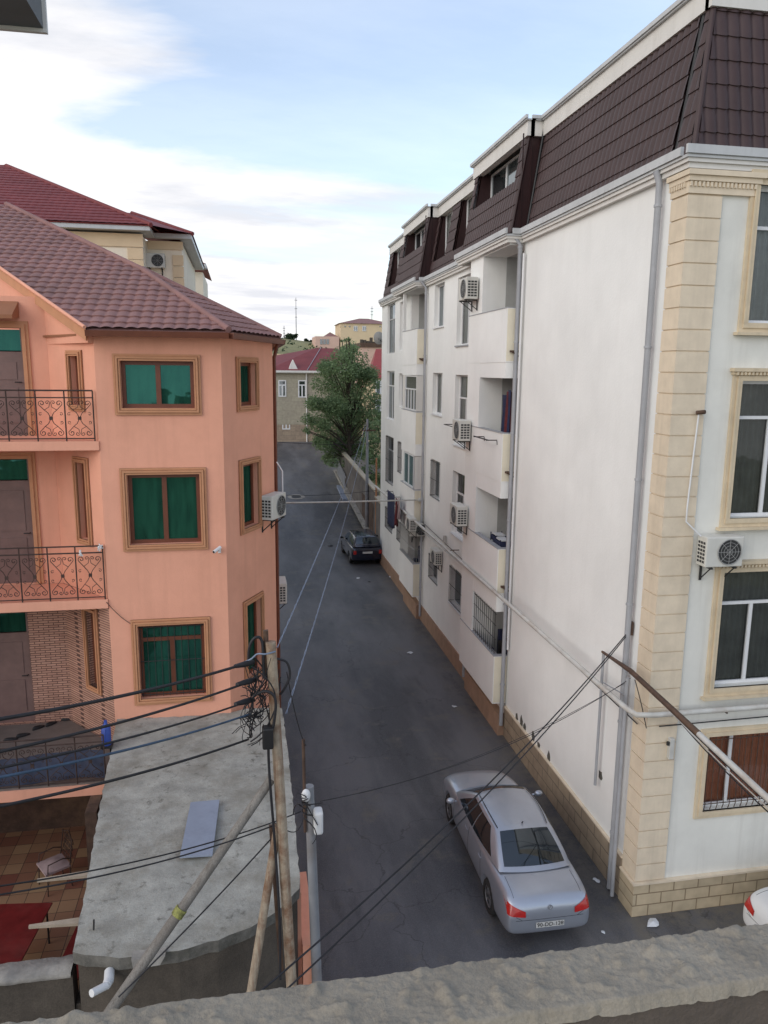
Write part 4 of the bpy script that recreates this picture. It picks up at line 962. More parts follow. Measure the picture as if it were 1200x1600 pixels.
# ------------------------------------------------------------------ far buildings
def hip(mb, x0, x1, y0, y1, z, h, o=.3, ridge=None):
    x0 -= o; x1 += o; y0 -= o; y1 += o; r = min(x1-x0, y1-y0)/2
    if ridge is not None: r = ridge
    ym = (y0+y1)/2; a, b = V((x0+r, ym, z+h)), V((x1-r, ym, z+h))
    mb.add([(x0,y0,z),(x1,y0,z),(x1,y1,z),(x0,y1,z),a,b], [(0,1,5,4),(1,2,5),(2,3,4,5),(3,0,4),(0,3,2,1)])
FH = thing('stone_house', 'two storey pale stone house with dark red hip roof at the end of the lane', 'house', (7, 74, 3.4))
obj('wall', MB().box(-4, 8.6, 72, 82, 6.4, 9.75), STONEH, FH)
obj('base_wall', MB().box(-4.02, 8.62, 71.95, 82, 2.4, 6.399), STONEB, FH)
obj('upper_band', MB().box(-4.03, 8.63, 71.93, 71.949, 5.0, 6.42), STONEH, FH)
mb = MB(); V3 = V((0, 5, 2.4)).normalized()
tile_sheet(mb, (0, 71.6, 9.95), (1, 0, 0), V3, [(2.2, 0), (8.9, 0), (8.9, 5.1), (7.1, 5.5), (2.2+4.8, 5.5)], pu=.4, pv=.45, amp=.03, sub=4, back=False) if False else None
hip(mb, -4, 8.6, 72, 82, 9.95, 0.01); mb.v = []; mb.f = []; mb.sm = []
mb.add([(2.2, 71.6, 9.95), (9.0, 71.6, 9.95), (9.4, 77, 12.15), (7.2, 77, 12.15)], [(0, 1, 2, 3)]).add([(2.2, 71.6, 9.95), (7.2, 77, 12.15), (7.2, 82.4, 9.95), (-4.2, 82.4, 9.95), (-4.2, 77, 9.95)], [(0, 1, 2, 3, 4)]).add([(9, 71.6, 9.95), (12, 71.6, 9.95), (12, 82.4, 9.95), (9.4, 77, 12.15)], [(0, 1, 2, 3)])
obj('roof', mb, TILER, FH)
obj('gutter', MB().box(-4.3, 9.0, 71.5, 71.62, 9.78, 9.96).box(-4.3, 8.9, 71.62, 72, 9.72, 9.779), FASC, FH)
obj('hip_line', MB().tube([(5.9, 71.62, 10.0), (7.7, 76.9, 12.2)], .03, 5), PIPEG, FH)
obj('downpipe', MB().tube([(5.85, 71.88, 9.75), (5.85, 71.88, 3)], .06, 6), FASC, FH)
FF2 = Fr((0, 72, 0), (1, 0, 0), (0, -1, 0))
for px, py0, py1 in ((441, 594, 620), (472, 594, 621), (447, 643, 671)):
    a = at(px-6, py1, 'y', 72); b = at(px+6, py0, 'y', 72)
    window(FH, FF2, a.x, b.x, a.z, b.z, rec=-.06, mull=(.5,), transom=b.z-.45, bw=.1, gm=PDARK)
mb = MB(); p = at(458, 575, 'y', 71.9)
mb.prism([(p.x-.45, 71.95, 10.02), (p.x+.45, 71.95, 10.02), (p.x, 71.95, 10.95)], (0, .9, 0)); obj('dormer', mb, FASC, FH)
RH = thing('red_roofed_house', 'house with bright red hip roof half hidden behind the tree beside the white building', 'house', (14, 66, 2))
a = at(585, 590, 'y', 66)
obj('wall', MB().box(11.2, 22, 66, 76, 1.5, a.z), YELH, RH)
hb = at(590, 545, 'y', 70).z
mb = MB().add([(10.8, 65.6, a.z), (22.4, 65.6, a.z), (22.4, 70.5, hb), (12.1, 70.5, hb)], [(0, 1, 2, 3)]).add([(10.8, 65.6, a.z), (12.1, 70.5, hb), (12.1, 76, a.z), (10.8, 76, a.z)], [(0, 1, 2, 3)])
obj('roof', mb, mat('bright_red_roof_tile', (.30, .05, .045), .6, .1, 2.), RH)
for px, py in ((592, 605), (592, 635)): a = at(px, py, 'y', 66); window(RH, Fr((0, 66, 0), (1, 0, 0), (0, -1, 0)), a.x-.3, a.x+.6, a.z-.6, a.z+.6, rec=-.06, bw=.1)
t = thing('beige_house', 'flat topped beige house showing above the dark red roof on the left', 'house', (5, 92, 5))
a, b = at(425, 575, 'y', 92), at(457, 556, 'y', 92)
obj('wall', MB().box(-3, b.x, 92, 98, 4, b.z), YELH, t); obj('roof_slab', MB().box(-3.2, b.x+.2, 91.8, 98.2, b.z+.001, b.z+.2), CREAMT, t)
t = thing('hill_house', 'small pink house with low hipped roof on the hill', 'house', (17, 140, 14))
a, b = at(493, 548, 'y', 140), at(530, 526, 'y', 140)
obj('wall', MB().box(a.x, b.x, 140, 147, 10, b.z), PINKH, t)
mb = MB(); c, d = at(508, 525, 'y', 141), at(527, 525, 'y', 141); hip(mb, c.x, d.x, 141, 145, b.z+.01, .9, .2); obj('roof', mb, TILEL, t)
mb = MB()
for px in (502, 507, 512): q = at(px, 534, 'y', 139.98); mb.box(q.x-.22, q.x+.22, 139.93, 139.99, q.z-.45, q.z+.45)
obj('window', mb, PDARK, t)
t = thing('hill_house', 'large yellow house with brown hip roof on the hill, right of the pink one', 'house', (21, 142, 14), 'x'); del t['group']
a, b = at(532, 545, 'y', 140), at(598, 507, 'y', 140)
obj('wall', MB().box(a.x, b.x+2, 140, 148, 10, at(532, 505, 'y', 140).z), YELH, t)
zz = at(532, 505, 'y', 140).z; mb = MB(); hip(mb, a.x, b.x+2, 140, 148, zz+.01, 1.15, .3); obj('roof', mb, TILEL, t)
for px in (555.5, 569): q = at(px, 513, 'y', 139.95); window(t, Fr((0, 139.94, 0), (1, 0, 0), (0, -1, 0)), q.x-.35, q.x+.35, q.z-.5, q.z+.4, rec=-.03, bw=.08)
mb = MB()
for px in (539, 546, 594): q = at(px, 510, 'y', 139.95); mb.tube([(q.x, 139.9, q.z), (q.x, 139.99, q.z)], .14, 8)
obj('round_vent', mb, PDARK, t)
t = thing('flat_roof_terrace', 'brown flat roof edge with clutter, seen between tree top and white building', 'terrace', (18, 100, 8))
a, b = at(563, 541, 'y', 100), at(600, 536, 'y', 100)
obj('roof_edge', MB().box(a.x, b.x+3, 100, 106, a.z-.1, b.z), RUSTD, t); obj('wall', MB().box(a.x+.2, b.x+3, 100.2, 106, 5, a.z-.101), PINKH, t)
mb = MB(); random.seed(9)
for px in (566, 571, 576, 581, 586): q = at(px, 536, 'y', 100); hh = random.uniform(.2, .8); mb.box(q.x-.15, q.x+.2, 100.5, 101, q.z, q.z+hh)
obj('clutter', mb, CONCD, t)
for (px, p0, p1, r, lab) in ((463, 538, 465, .09, 'tall thin lattice mast on the hill, left of the pink house'), (581, 505, 478, .07, 'thin aerial mast rising behind the yellow hill house'), (444, 530, 509, .10, 'short pole with a small head on the hill, far left')):
    y = 170; a = at(px, p0, 'y', y); b = at(px, p1, 'y', y)
    t = thing('radio_mast', lab, 'mast', (a.x, y, a.z-3))
    obj('pole', MB().tube([(a.x, y, a.z-3), (a.x, y, b.z)], [r*1.6, r*.6], 6), MAST, t)
    mb = MB()
    for k in range(3): zq = b.z-.6-k*(b.z-a.z)*.18; mb.box(a.x-.28, a.x+.28, y-.05, y+.05, zq, zq+.12)
    obj('crossarm', mb, MAST, t)

# ------------------------------------------------------------------ trees
def leaves(mb, c, r, n, s, flat=.8):
    for _ in range(n):
        while True:
            d = V((random.uniform(-1, 1), random.uniform(-1, 1), random.uniform(-1, 1)))
            if .25 < d.length < 1: break
        d *= 1+max(0, random.gauss(0, .22)); p = V(c)+V((d.x*r, d.y*r, d.z*r*flat)); a = V((random.gauss(0, 1), random.gauss(0, 1), random.gauss(0, .6))).normalized(); b = a.orthogonal().normalized()
        an = random.uniform(0, 6.3); b = (Matrix.Rotation(an, 3, a) @ b); q = s*random.uniform(.6, 1.3)
        mb.add([p-a*q, p+b*q*.5, p+a*q, p-b*q*.5], [(0, 1, 2, 3)])
def tree(root, base, h, blobs, trunkr, leafm, s, density):
    tr = MB(); top = V(base)+V((0, 0, h*.85))
    tr.tube([V(base)-V((0, 0, .2)), V(base)+V((.08, 0, h*.2)), V(base)+V((-.05, .05, h*.5)), top], [trunkr, trunkr*.8, trunkr*.45, trunkr*.1], 8)
    cr = MB()
    for (c, r) in blobs:
        c = V(c); s0 = V(base)+V((0, 0, max(h*.18, min(h*.7, (c.z-base[2])*.55))))
        m_ = (s0+c)/2+V((random.uniform(-.2, .2), random.uniform(-.2, .2), .2)); tr.tube([s0, m_, c], [trunkr*.3, trunkr*.18, .03], 5)
        leaves(cr, c, r, int(density*r*r), s)
    obj('trunk', tr, BARK, root); obj('crown', cr, leafm, root)
random.seed(11)
bx, by = 7.9, 58.; bz = gz(by)
outline = [(541, 531, 4), (548, 545, 12), (533, 556, 14), (560, 562, 14), (515, 575, 16), (545, 580, 20), (572, 585, 16), (585, 600, 12), (505, 600, 15), (535, 608, 22), (565, 612, 20), (590, 625, 14), (492, 630, 15), (520, 635, 22), (552, 640, 24), (580, 650, 20), (482, 655, 10), (500, 662, 18), (530, 668, 24), (560, 672, 22), (588, 680, 14), (478, 672, 6), (505, 692, 16), (530, 700, 22), (555, 702, 20), (575, 710, 14), (515, 718, 12), (540, 722, 12), (598, 655, 8)]
bl = []
for (px, py, r) in outline:
    y = by+random.uniform(-1.6, 1.6); p = at(px, py, 'y', y); bl.append(((p.x, y, p.z), r*random.uniform(.9, 1.35)/1195*58))
for _ in range(40):
    px, py, r = random.choice(outline); y = by+random.choice((-1, 1))*random.uniform(1, 2.6); p = at(px, py, 'y', by); bl.append(((p.x, y, p.z), r*.8/1195*58))
T1 = thing('street_tree', 'big leafy green tree at the far end of the lane beside the white building', 'tree', (bx, by, bz))
tree(T1, (bx, by, bz), 10.5, bl, .2, LEAF, .085, 980)
random.seed(21)
T2 = thing('garden_tree', 'dark leafy tree low behind the yard wall next to the white building', 'tree', (9.4, 52, .8))
bl = []
for (px, py, r) in ((590, 665, 12), (580, 685, 14), (594, 695, 14), (583, 715, 14), (596, 725, 12), (572, 735, 10), (588, 745, 12), (600, 755, 10), (575, 700, 10)):
    y = 50+random.uniform(-.8, 1.2); p = at(px, py, 'y', y); bl.append(((p.x, y, p.z), r/1195*50))
tree(T2, (9.4, 50.5, .8), 6, bl, .12, LEAF, .1, 900)
for (px, py, r, lab) in ((452, 530, 9, 'dark bushy tree on the hill, leftmost and largest'), (460, 524, 4, 'narrow dark conifer on the hill beside the left bushy tree'), (479, 533, 4, 'small round tree on the hill right of the tall mast'), (487, 535, 3, 'tiny tree on the hill next to the pink house'), (578, 528, 4, 'small dark tree in front of the yellow hill house')):
    y = 150; p = at(px, py, 'y', y); R = r/1195*y
    t = thing('hill_tree', lab, 'tree', (p.x, y, p.z-R*1.3), 'trees on the hill')
    tr = MB().tube([(p.x, y, p.z-R*1.4), (p.x, y, p.z)], .12, 6); obj('trunk', tr, BARK, t)
    cr = MB()
    for _ in range(6): leaves(cr, (p.x+random.uniform(-.5, .5)*R, y, p.z+random.uniform(-.5, .6)*R), R*.6, 120, .22)
    obj('crown', cr, LEAFD, t)
mb = MB(); random.seed(4)
for _ in range(260):
    y = random.uniform(100, 150); x = random.uniform(0, 30); z = hz(x, y)
    leaves(mb, (x, y, z+.2), random.uniform(.2, .7), 5, .25, .5)
tag(obj('hill_scrub', mb, LEAFD), 'low scrub scattered over the grassy hill', 'scrub', kind='stuff')

# ------------------------------------------------------------------ CARS
def coons(e0, e1, e2, e3):
    """surface from four edge curves: e0(u) at v=0, e1(u) at v=1, e2(v) at u=0, e3(v) at u=1"""
    def f(u, v):
        return e0(u)*(1-v)+e1(u)*v+e2(v)*(1-u)+e3(v)*u-(e0(0)*(1-u)*(1-v)+e0(1)*u*(1-v)+e1(0)*(1-u)*v+e1(1)*u*v)
    return f
def edge(a, b, bulge=(0, 0, 0)):
    a = V(a); b = V(b); g = V(bulge); return lambda t: a.lerp(b, t)+g*(4*t*(1-t))
def make_car(label, paint, kind='sedan', loc=(0, 0, 0), rotz=0, plate='', cat='car'):
    t = thing('parked_car', label, cat, (0, 0, 0))
    if kind == 'sedan':
        Ls = [(-2.34, .50, .78, .36, .62, .70), (-2.30, .68, .84, .30, .62, .84), (-2.18, .78, .885, .26, .62, .955), (-1.9, .81, .905, .22, .62, 1.00), (-1.3, .83, .915, .20, .60, 1.0), (-.4, .84, .915, .2, .60, .99), (.5, .84, .915, .2, .60, .975), (1.05, .82, .91, .20, .60, .95), (1.55, .78, .90, .22, .58, .88), (2.0, .70, .86, .24, .55, .78), (2.24, .58, .78, .28, .5, .66), (2.33, .40, .62, .34, .46, .56)]
        wb = (-1.47, 1.49); wr = .325
        CLx, FLx = (.78, 1.02, .955), (.575, .20, 1.40); RLx, TLx = (.56, -.92, 1.385), (.72, -1.62, 1.02)
        roofb = .055
        KX, KY = .90, 1.08
        Ls = [(a*KY, b*KX, c*KX, d, e, f) for a, b, c, d, e, f in Ls]
        CLx, FLx, RLx, TLx = [(a*.95, b*KY, c) for a, b, c in (CLx, FLx, RLx, TLx)]
    else:
        Ls = [(-1.95, .62, .72, .34, .62, .78), (-1.93, .74, .80, .28, .62, .90), (-1.85, .78, .85, .24, .62, .98), (-1.3, .80, .865, .20, .62, 1.0), (-.4, .81, .87, .2, .62, 1.0), (.5, .81, .87, .2, .62, .98), (.95, .79, .865, .20, .60, .95), (1.4, .74, .85, .22, .58, .88), (1.75, .66, .8, .26, .55, .76), (1.92, .48, .66, .32, .5, .62)]
        wb = (-1.2, 1.22); wr = .31
        CLx, FLx = (.74, .95, .955), (.58, .25, 1.46); RLx, TLx = (.57, -1.62, 1.44), (.72, -1.88, 1.0)
        roofb = .05
    # body: rings from the sill over the shoulder to the centre line
    rings = []
    for (y, wt, wm, zb_, zm, ztp) in Ls:
        rings.append([V((0, y, zb_)), V((wm*.8, y, zb_)), V((wm*.97, y, zb_+.05)), V((wm, y, zm-.12)), V((wm*.995, y, zm+.05)), V((wm*.96, y, ztp-.10)), V((wt*1.02, y, ztp-.02)), V((wt*.75, y, ztp+.012)), V((0, y, ztp+.03))])
    m = len(rings[0]); full = [r+[V((-p.x, p.y, p.z)) for p in r[-2:0:-1]] for r in rings]; k = len(full[0])
    bm = bmesh.new(); vv = [[bm.verts.new(p) for p in r] for r in full]
    for a, b in zip(vv, vv[1:]):
        for i in range(k): bm.faces.new((a[i], a[(i+1) % k], b[(i+1) % k], b[i]))
    bm.faces.new(vv[0][::-1]); bm.faces.new(vv[-1])
    bmesh.ops.recalc_face_normals(bm, faces=bm.faces)
    me = bpy.data.meshes.new('tmp'); bm.to_mesh(me); bm.free(); o = bpy.data.objects.new('tmp', me); COL.objects.link(o)
    s = o.modifiers.new('s', 'SUBSURF'); s.levels = 3; s.render_levels = 3
    cuts = []
    for yy in wb:
        for sx in (-1, 1):
            cm = MB().tube([(sx*.58, yy, wr), (sx*1.2, yy, wr)], wr+.055, 28)
            cme = bpy.data.meshes.new('c'); cme.from_pydata([tuple(p) for p in cm.v], [], cm.f); b2 = bmesh.new(); b2.from_mesh(cme); bmesh.ops.remove_doubles(b2, verts=b2.verts, dist=1e-5); bmesh.ops.recalc_face_normals(b2, faces=b2.faces); b2.to_mesh(cme); b2.free()
            co = bpy.data.objects.new('c', cme); COL.objects.link(co); cuts.append(co)
            bo = o.modifiers.new('b', 'BOOLEAN'); bo.object = co; bo.operation = 'DIFFERENCE'; bo.solver = 'EXACT'
    bpy.context.view_layer.update(); dg = bpy.context.evaluated_depsgraph_get()
    nm = bpy.data.meshes.new_from_object(o.evaluated_get(dg)); nm.name = 'body'
    for q in cuts+[o]: bpy.data.objects.remove(q)
    nm.materials.clear(); nm.materials.append(paint)
    for p_ in nm.polygons: p_.use_smooth = True
    body = bpy.data.objects.new('body', nm); COL.objects.link(body); body.parent = t
    for e in body.modifiers: pass
    # greenhouse
    mir = lambda p: (-p[0], p[1], p[2])
    bw = .10
    E_c = edge(mir(CLx), CLx, (0, .16, .01)); E_f = edge(mir(FLx), FLx, (0, .05, roofb)); E_r = edge(mir(RLx), RLx, (0, -.05, roofb)); E_t = edge(mir(TLx), TLx, (0, -.10, .015))
    def S(sgn):
        q = (lambda p: p) if sgn > 0 else mir
        return dict(c=edge(q(CLx), q(FLx), (sgn*.02, .02, .02)), r=edge(q(FLx), q(RLx), (sgn*.03, 0, .045)), t=edge(q(TLx), q(RLx), (sgn*.02, -.02, .02)), b=edge(q(CLx), q(TLx), (sgn*.10, 0, 0)))
    SL, SR = S(-1), S(1)
    wsh = coons(E_c, E_f, SL['c'], SR['c']); roof = coons(E_f, E_r, SL['r'], SR['r']); rear = coons(E_t, E_r, SL['t'], SR['t'])
    sides = [(coons(Sx['b'], Sx['r'], Sx['c'], Sx['t']), sg) for Sx, sg in ((SL, -1), (SR, 1))]
    mb = MB(); mb.grid(wsh, 16, 8); mb.grid(roof, 16, 16); mb.grid(rear, 16, 8)
    for f, sg in sides: mb.grid(f, 20, 8)
    obj('roof', mb, paint, t, weld=True)
    def panel(f, u0, u1, v0, v1, out, shape=None, nu=16, nv=8):
        g = MB()
        def ff(a, b):
            u = u0+(u1-u0)*a; v = v0+(v1-v0)*b
            if shape: u, v = shape(u, v)
            e = 1e-3; p = f(u, v); n = (f(min(1, u+e), v)-f(max(0, u-e), v)).cross(f(u, min(1, v+e))-f(u, max(0, v-e))).normalized()
            if n.dot(p-V((0, -.2, .7))) < 0: n = -n
            return p+n*out
        g.grid(ff, nu, nv); return g
    obj('windshield', panel(wsh, .05, .95, .04, .93, .006), PCAR, t)
    obj('rear_window', panel(rear, .07, .93, .12 if kind == 'sedan' else .3, .93, .006), PCAR, t)
    for f, sg in sides:
        for (a, b) in (((.13, .50), (.515, .86)) if kind == 'sedan' else ((.14, .42), (.435, .68), (.70, .93))):
            def shp(u, v, a=a, b=b):
                return u+(v-.5)*(.05 if u < .2 else (-.05 if u > .8 else 0)), v
            obj('side_window', panel(f, a, b, .10, .88, .006, shp), PCAR, t)
    for sg, Sx in ((-1, SL), (1, SR)): obj('roof_strip', MB().tube([Sx['r'](q/10)+V((-sg*.035, 0, .028)) for q in range(11)], .008, 5), BLKTR, t)
    y0 = Ls[0][0]
    # wheels
    for yy in wb:
        for sx in (-1, 1):
            xo = .78 if kind == 'sedan' else .82
            g = MB(); prof = [(.0, wr*.62), (.0, wr*.93), (.03, wr), (.17, wr), (.2, wr*.93), (.2, wr*.62)]
            n = 28; vs = []
            for (dx, rr) in prof:
                for q in range(n): vs.append((sx*(xo+.02-dx), yy+rr*math.cos(2*PI*q/n), wr+rr*math.sin(2*PI*q/n)))
            g.add(vs, [(i*n+q, i*n+(q+1) % n, (i+1)*n+(q+1) % n, (i+1)*n+q) for i in range(len(prof)-1) for q in range(n)], True)
            w = obj('wheel', g, TYRE, t, fixn=True)
            g = MB(); xr = sx*(xo-.0); c = V((xr, yy, wr))
            g.tube([c-V((sx*.12, 0, 0)), c-V((sx*.03, 0, 0))], wr*.62, 28)
            for q in range(7):
                an = 2*PI*q/7; d = V((0, math.cos(an), math.sin(an))); sd = V((0, -math.sin(an), math.cos(an)))*.028
                g.hexa([c-sd, c+sd, c+sd*.7+d*wr*.6, c-sd*.7+d*wr*.6], [p-V((sx*.028, 0, 0)) for p in (c-sd, c+sd, c+sd*.7+d*wr*.6, c-sd*.7+d*wr*.6)])
            ring = [c+V((0, wr*.6*math.cos(2*PI*q/24), wr*.6*math.sin(2*PI*q/24))) for q in range(25)]; g.tube(ring, .014, 5)
            obj('rim', g, RIM, w)
            obj('arch_liner', MB().tube([(sx*.585, yy, wr), (sx*.60, yy, wr)], wr+.052, 24), BLKTR, t)
    # mirrors
    for sx in (-1, 1):
        g = MB().sphere((sx*(CLx[0]+.24), CLx[1]-.42, 1.02), .095, .06, .065, 12, 8).tube([(sx*(CLx[0]+.1), CLx[1]-.36, .96), (sx*(CLx[0]+.22), CLx[1]-.4, 1.0)], .025, 6)
        obj('wing_mirror', g, paint if kind == 'sedan' else BLKTR, t)
    # lamps laid on the body through a ray cast
    bvh_me = nm
    from mathutils.bvhtree import BVHTree
    bvh = BVHTree.FromPolygons([v.co.copy() for v in bvh_me.vertices], [tuple(p.vertices) for p in bvh_me.polygons])
    def skin(fn_org, fn_dir, nu, nv, out):
        g = MB(); vs = []; ok = True
        for j in range(nv+1):
            for i in range(nu+1):
                o_ = V(fn_org(i/nu, j/nv)); d_ = V(fn_dir).normalized(); h = bvh.ray_cast(o_, d_)
                vs.append((h[0]-d_*out) if h[0] else (vs[-1] if vs else o_+d_*.7))
        g.add(vs, [(j*(nu+1)+i, j*(nu+1)+i+1, (j+1)*(nu+1)+i+1, (j+1)*(nu+1)+i) for j in range(nv) for i in range(nu)], True); return g
    for sx in (-1, 1):
        if kind == 'sedan':
            obj('tail_lamp', skin(lambda a, b: (sx*(.45+.31*a), y0-.55+(.0), .66+.04*a+b*(.10+.09*a)), (sx*-.0, 1, 0), 12, 6, .012), REDL, t)
            obj('headlamp', skin(lambda a, b: (sx*(.42+.30*a), 2.9, .50+b*.13), (0, -1, 0), 10, 5, .01), PDARK, t)
        else:
            obj('tail_lamp', skin(lambda a, b: (sx*(.60+.14*a), y0-.5, .62+b*.2), (0, 1, 0), 6, 6, .012), REDL, t)
    zp = .50 if kind == 'sedan' else .70
    obj('number_plate', skin(lambda a, b: (-.26+.52*a, y0-.5, zp-.055+.11*b), (0, 1, 0), 6, 2, .02), PLATEM, t, label=None)
    h = bvh.ray_cast(V((0, y0-.5, zp)), V((0, 1, 0)))[0]
    if plate:
        cu = bpy.data.curves.new('pl', 'FONT'); cu.body = plate; cu.size = .105; cu.align_x = 'CENTER'; cu.align_y = 'CENTER'; cu.extrude = .001
        co = bpy.data.objects.new('pl', cu); COL.objects.link(co); bpy.context.view_layer.update()
        tm = bpy.data.meshes.new_from_object(co.evaluated_get(bpy.context.evaluated_depsgraph_get())); bpy.data.objects.remove(co)
        tm.transform(Matrix.Translation((0, h.y-.026, zp)) @ Matrix.Rotation(PI/2, 4, 'X')); tm.materials.clear(); tm.materials.append(INKM)
        po = bpy.data.objects.new('plate_text', tm); COL.objects.link(po); po.parent = [c for c in t.children if c.name.startswith('number_plate')][0]
    if kind == 'sedan':
        # boot lid lines, bumper line, door gaps, badge, handles
        def line(orgs, d_, r=.004, m=BLKTR, nme='panel_gap'):
            pts = []
            for o_ in orgs:
                hh = bvh.ray_cast(V(o_), V(d_).normalized())[0]
                if hh: pts.append(hh-V(d_).normalized()*.0005)
            if len(pts) > 1: return pts
            return []
        g = MB()
        p_ = line([(-.62+1.24*q/20, y0-.5, .60) for q in range(21)], (0, 1, 0)); g.tube(p_, .004, 4)
        for sx in (-1, 1):
            p_ = line([(sx*(.50+.12*q/8), y0-.5, .60+.07*q/8) for q in range(9)], (0, 1, 0)); g.tube(p_, .004, 4)
            p_ = line([(sx*.62, y0+.18+.5*q/10, 1.6) for q in range(11)], (0, 0, -1)); g.tube(p_, .004, 4)
            for yq in (1.0, -.12, -1.02):
                p_ = line([(sx*1.6, yq+(.12*max(0, (q-5)/7) if yq < -1 else 0), .30+.6*q/12) for q in range(13)], (-sx, 0, 0)); g.tube(p_, .004, 4)
            p_ = line([(sx*1.6, 1.0-2.0*q/14, .29) for q in range(15)], (-sx, 0, 0)); g.tube(p_, .004, 4)
        p_ = line([(-.60+1.2*q/20, 1.2-.02+.06*math.sin(PI*q/20), 1.6) for q in range(21)], (0, 0, -1)); g.tube(p_, .006, 4)
        obj('panel_gap', g, BLKTR, t)
        g = MB()
        for sx in (-1, 1):
            for yq in (.02, -.92):
                hh = bvh.ray_cast(V((sx*1.6, yq, .80)), V((-sx, 0, 0)))[0]
                if hh: g.tube([hh+V((sx*.012, -.08, 0)), hh+V((sx*.02, 0, .004)), hh+V((sx*.012, .08, 0))], .012, 6)
        obj('door_handle', g, paint, t)
        hh = bvh.ray_cast(V((0, y0-.5, .80)), V((0, 1, 0)))[0]
        g = MB(); c = hh+V((0, -.01, 0)); g.tube([c+V((.04*math.cos(a*PI/8), 0, .04*math.sin(a*PI/8))) for a in range(17)], .005, 4); g.tube([c+V((-.02, 0, -.025)), c+V((.0, 0, .01)), c+V((.02, 0, .025))], .005, 4)
        obj('badge', g, RIM, t)
        g = MB(); pr = roof(.5, .94); g.tube([pr+V((0, 0, 0)), pr+V((0, -.05, .055))], .012, 6); obj('aerial', g, BLKTR, t)
        wp = [rear(.5+q*.04, .14+q*.03) for q in range(1)]
    else:
        g = MB(); g.tube([rear(q/10, .22)+V((0, -.02, 0)) for q in range(1, 10)], .01, 5); obj('trim_line', g, RIM, t)
        obj('roof_rail', MB().tube([(-.5, .1, 1.50), (-.5, -.6, 1.53), (-.5, -1.4, 1.49)], .015, 6), BLKTR, t); obj('roof_rail', MB().tube([(.5, .1, 1.50), (.5, -.6, 1.53), (.5, -1.4, 1.49)], .015, 6), BLKTR, t)
    t.location = loc; t.rotation_euler = (0, 0, rotz)
    return t
make_car('silver sedan parked nose away beside the white building, red tail lamps towards the viewer', SILVER, 'sedan', (5.13, 13.68, .004), math.radians(-.8), '90-DD-128')
make_car('dark blue black hatchback parked farther up the lane by the right wall', BLUEC, 'hatch', (6.15, 40.2, .004), math.radians(2), '')
make_car('white car at the lower right, only its rear corner with a red lamp showing', WHITEC, 'sedan', (11.15, 10.25, .004), math.radians(-86), '')

# ------------------------------------------------------------------ POLES
def pole(name, lab, a, b, ra, rb, m, seg=10, cat='pole', group=None, bend=0):
    a = V(a); b = V(b); n = 10; pts = [a.lerp(b, i/n)+V((math.sin(i*1.7)*bend, 0, 0)) for i in range(n+1)]
    t = MB().tube(pts, [ra+(rb-ra)*i/n for i in range(n+1)], seg); return t
p0, p1 = at(423, 1003, 'y', 8.0), at(455, 1530, 'y', 7.9); d = (p1-p0).normalized(); base = p1+d*((0-p1.z)/d.z)
UP = thing('utility_pole', 'leaning rust stained steel utility pole carrying the cable tangle', 'pole', (base.x, base.y, 0))
obj('shaft', pole('', '', base, p0, .068, .058, RUST, 12), RUST, UP)
q0 = at(415, 985, 'y', 8.05); q1 = at(440, 1500, 'y', 8.05)
obj('angle_iron', MB().tube([q0, at(418, 1060, 'y', 8.03)], .038, 4), RUSTD, UP)
obj('side_channel', MB().tube([at(424, 1290, 'y', 8.12), at(440, 1520, 'y', 8.1)], .04, 4), RUSTD, UP)
t0 = at(424, 1218, 'y', 8.0); b0 = at(185, 1562, 'y', 7.3); dd = (b0-t0).normalized(); b1 = b0+dd*((0-b0.z)/dd.z)
t = thing('brace_pole', 'weathered grey timber pole propped diagonally against the rusty pole', 'pole', (b1.x, b1.y, 0))
obj('shaft', pole('', '', b1, t0, .072, .05, POLEG, 12, bend=.004), POLEG, t)
c = t0.lerp(b0, .62)
obj('yellow_band', MB().tube([c-dd*.045, c+dd*.045], .067, 12), mat('yellow_tape', (.26, .26, .07), .7, .5, 30., dirt=.9, dirtcol=(.05, .05, .03)), t)
t0 = at(434, 1290, 'y', 8.0); b0 = at(395, 1532, 'y', 7.85); dd = (b0-t0).normalized(); b1 = b0+dd*((0-b0.z)/dd.z)
t = thing('brace_pole', 'short rusty pipe leaning against the foot of the main pole', 'pole', (b1.x, b1.y, 0))
obj('shaft', pole('', '', b1, t0, .055, .05, RUST, 10), RUST, t)
t0 = at(483, 1228, 'y', 9.2); b0 = at(495, 1528, 'y', 9.2)
t = thing('corner_post', 'pale grey post at the street corner of the garage with wires and a white box', 'post', (b0.x, 9.2, 0))
obj('shaft', MB().tube([(b0.x, 9.2, 0), b0, t0], [.075, .07, .062], 8), POLEW, t)
obj('rusty_top', MB().tube([at(477, 1300, 'y', 9.15), at(474, 1155, 'y', 9.15)], .022, 5), RUSTD, t)
c = at(496, 1282, 'y', 9.1); obj('white_box', MB().box(c.x-.05, c.x+.07, 9.02, 9.2, c.z-.17, c.z+.15), PVC, t, bevel=.03)
c = at(478, 1243, 'y', 9.05); obj('insulator', MB().sphere(c, .06, .05, .09), PVC, t)
mb = MB(); random.seed(8)
for k in range(9):
    a = at(475+random.uniform(-4, 12), 1250+random.uniform(-20, 30), 'y', 9.05+random.uniform(-.08, .08)); b = a+V((random.uniform(-.25, .25), random.uniform(-.1, .1), random.uniform(-.5, .2))); m_ = (a+b)/2+V((random.uniform(-.2, .2), 0, random.uniform(-.1, .2)))
    mb.tube([a.lerp(m_, i/5).lerp(m_.lerp(b, i/5), i/5) for i in range(6)], .008, 4)
tag(obj('wire_coil', mb, CABLE), 'loose black wire loops around the grey corner post', 'wire coil')
yb = 45.4; a = at(573, 838, 'z', 0); b = at(573, 655, 'y', 45.4)
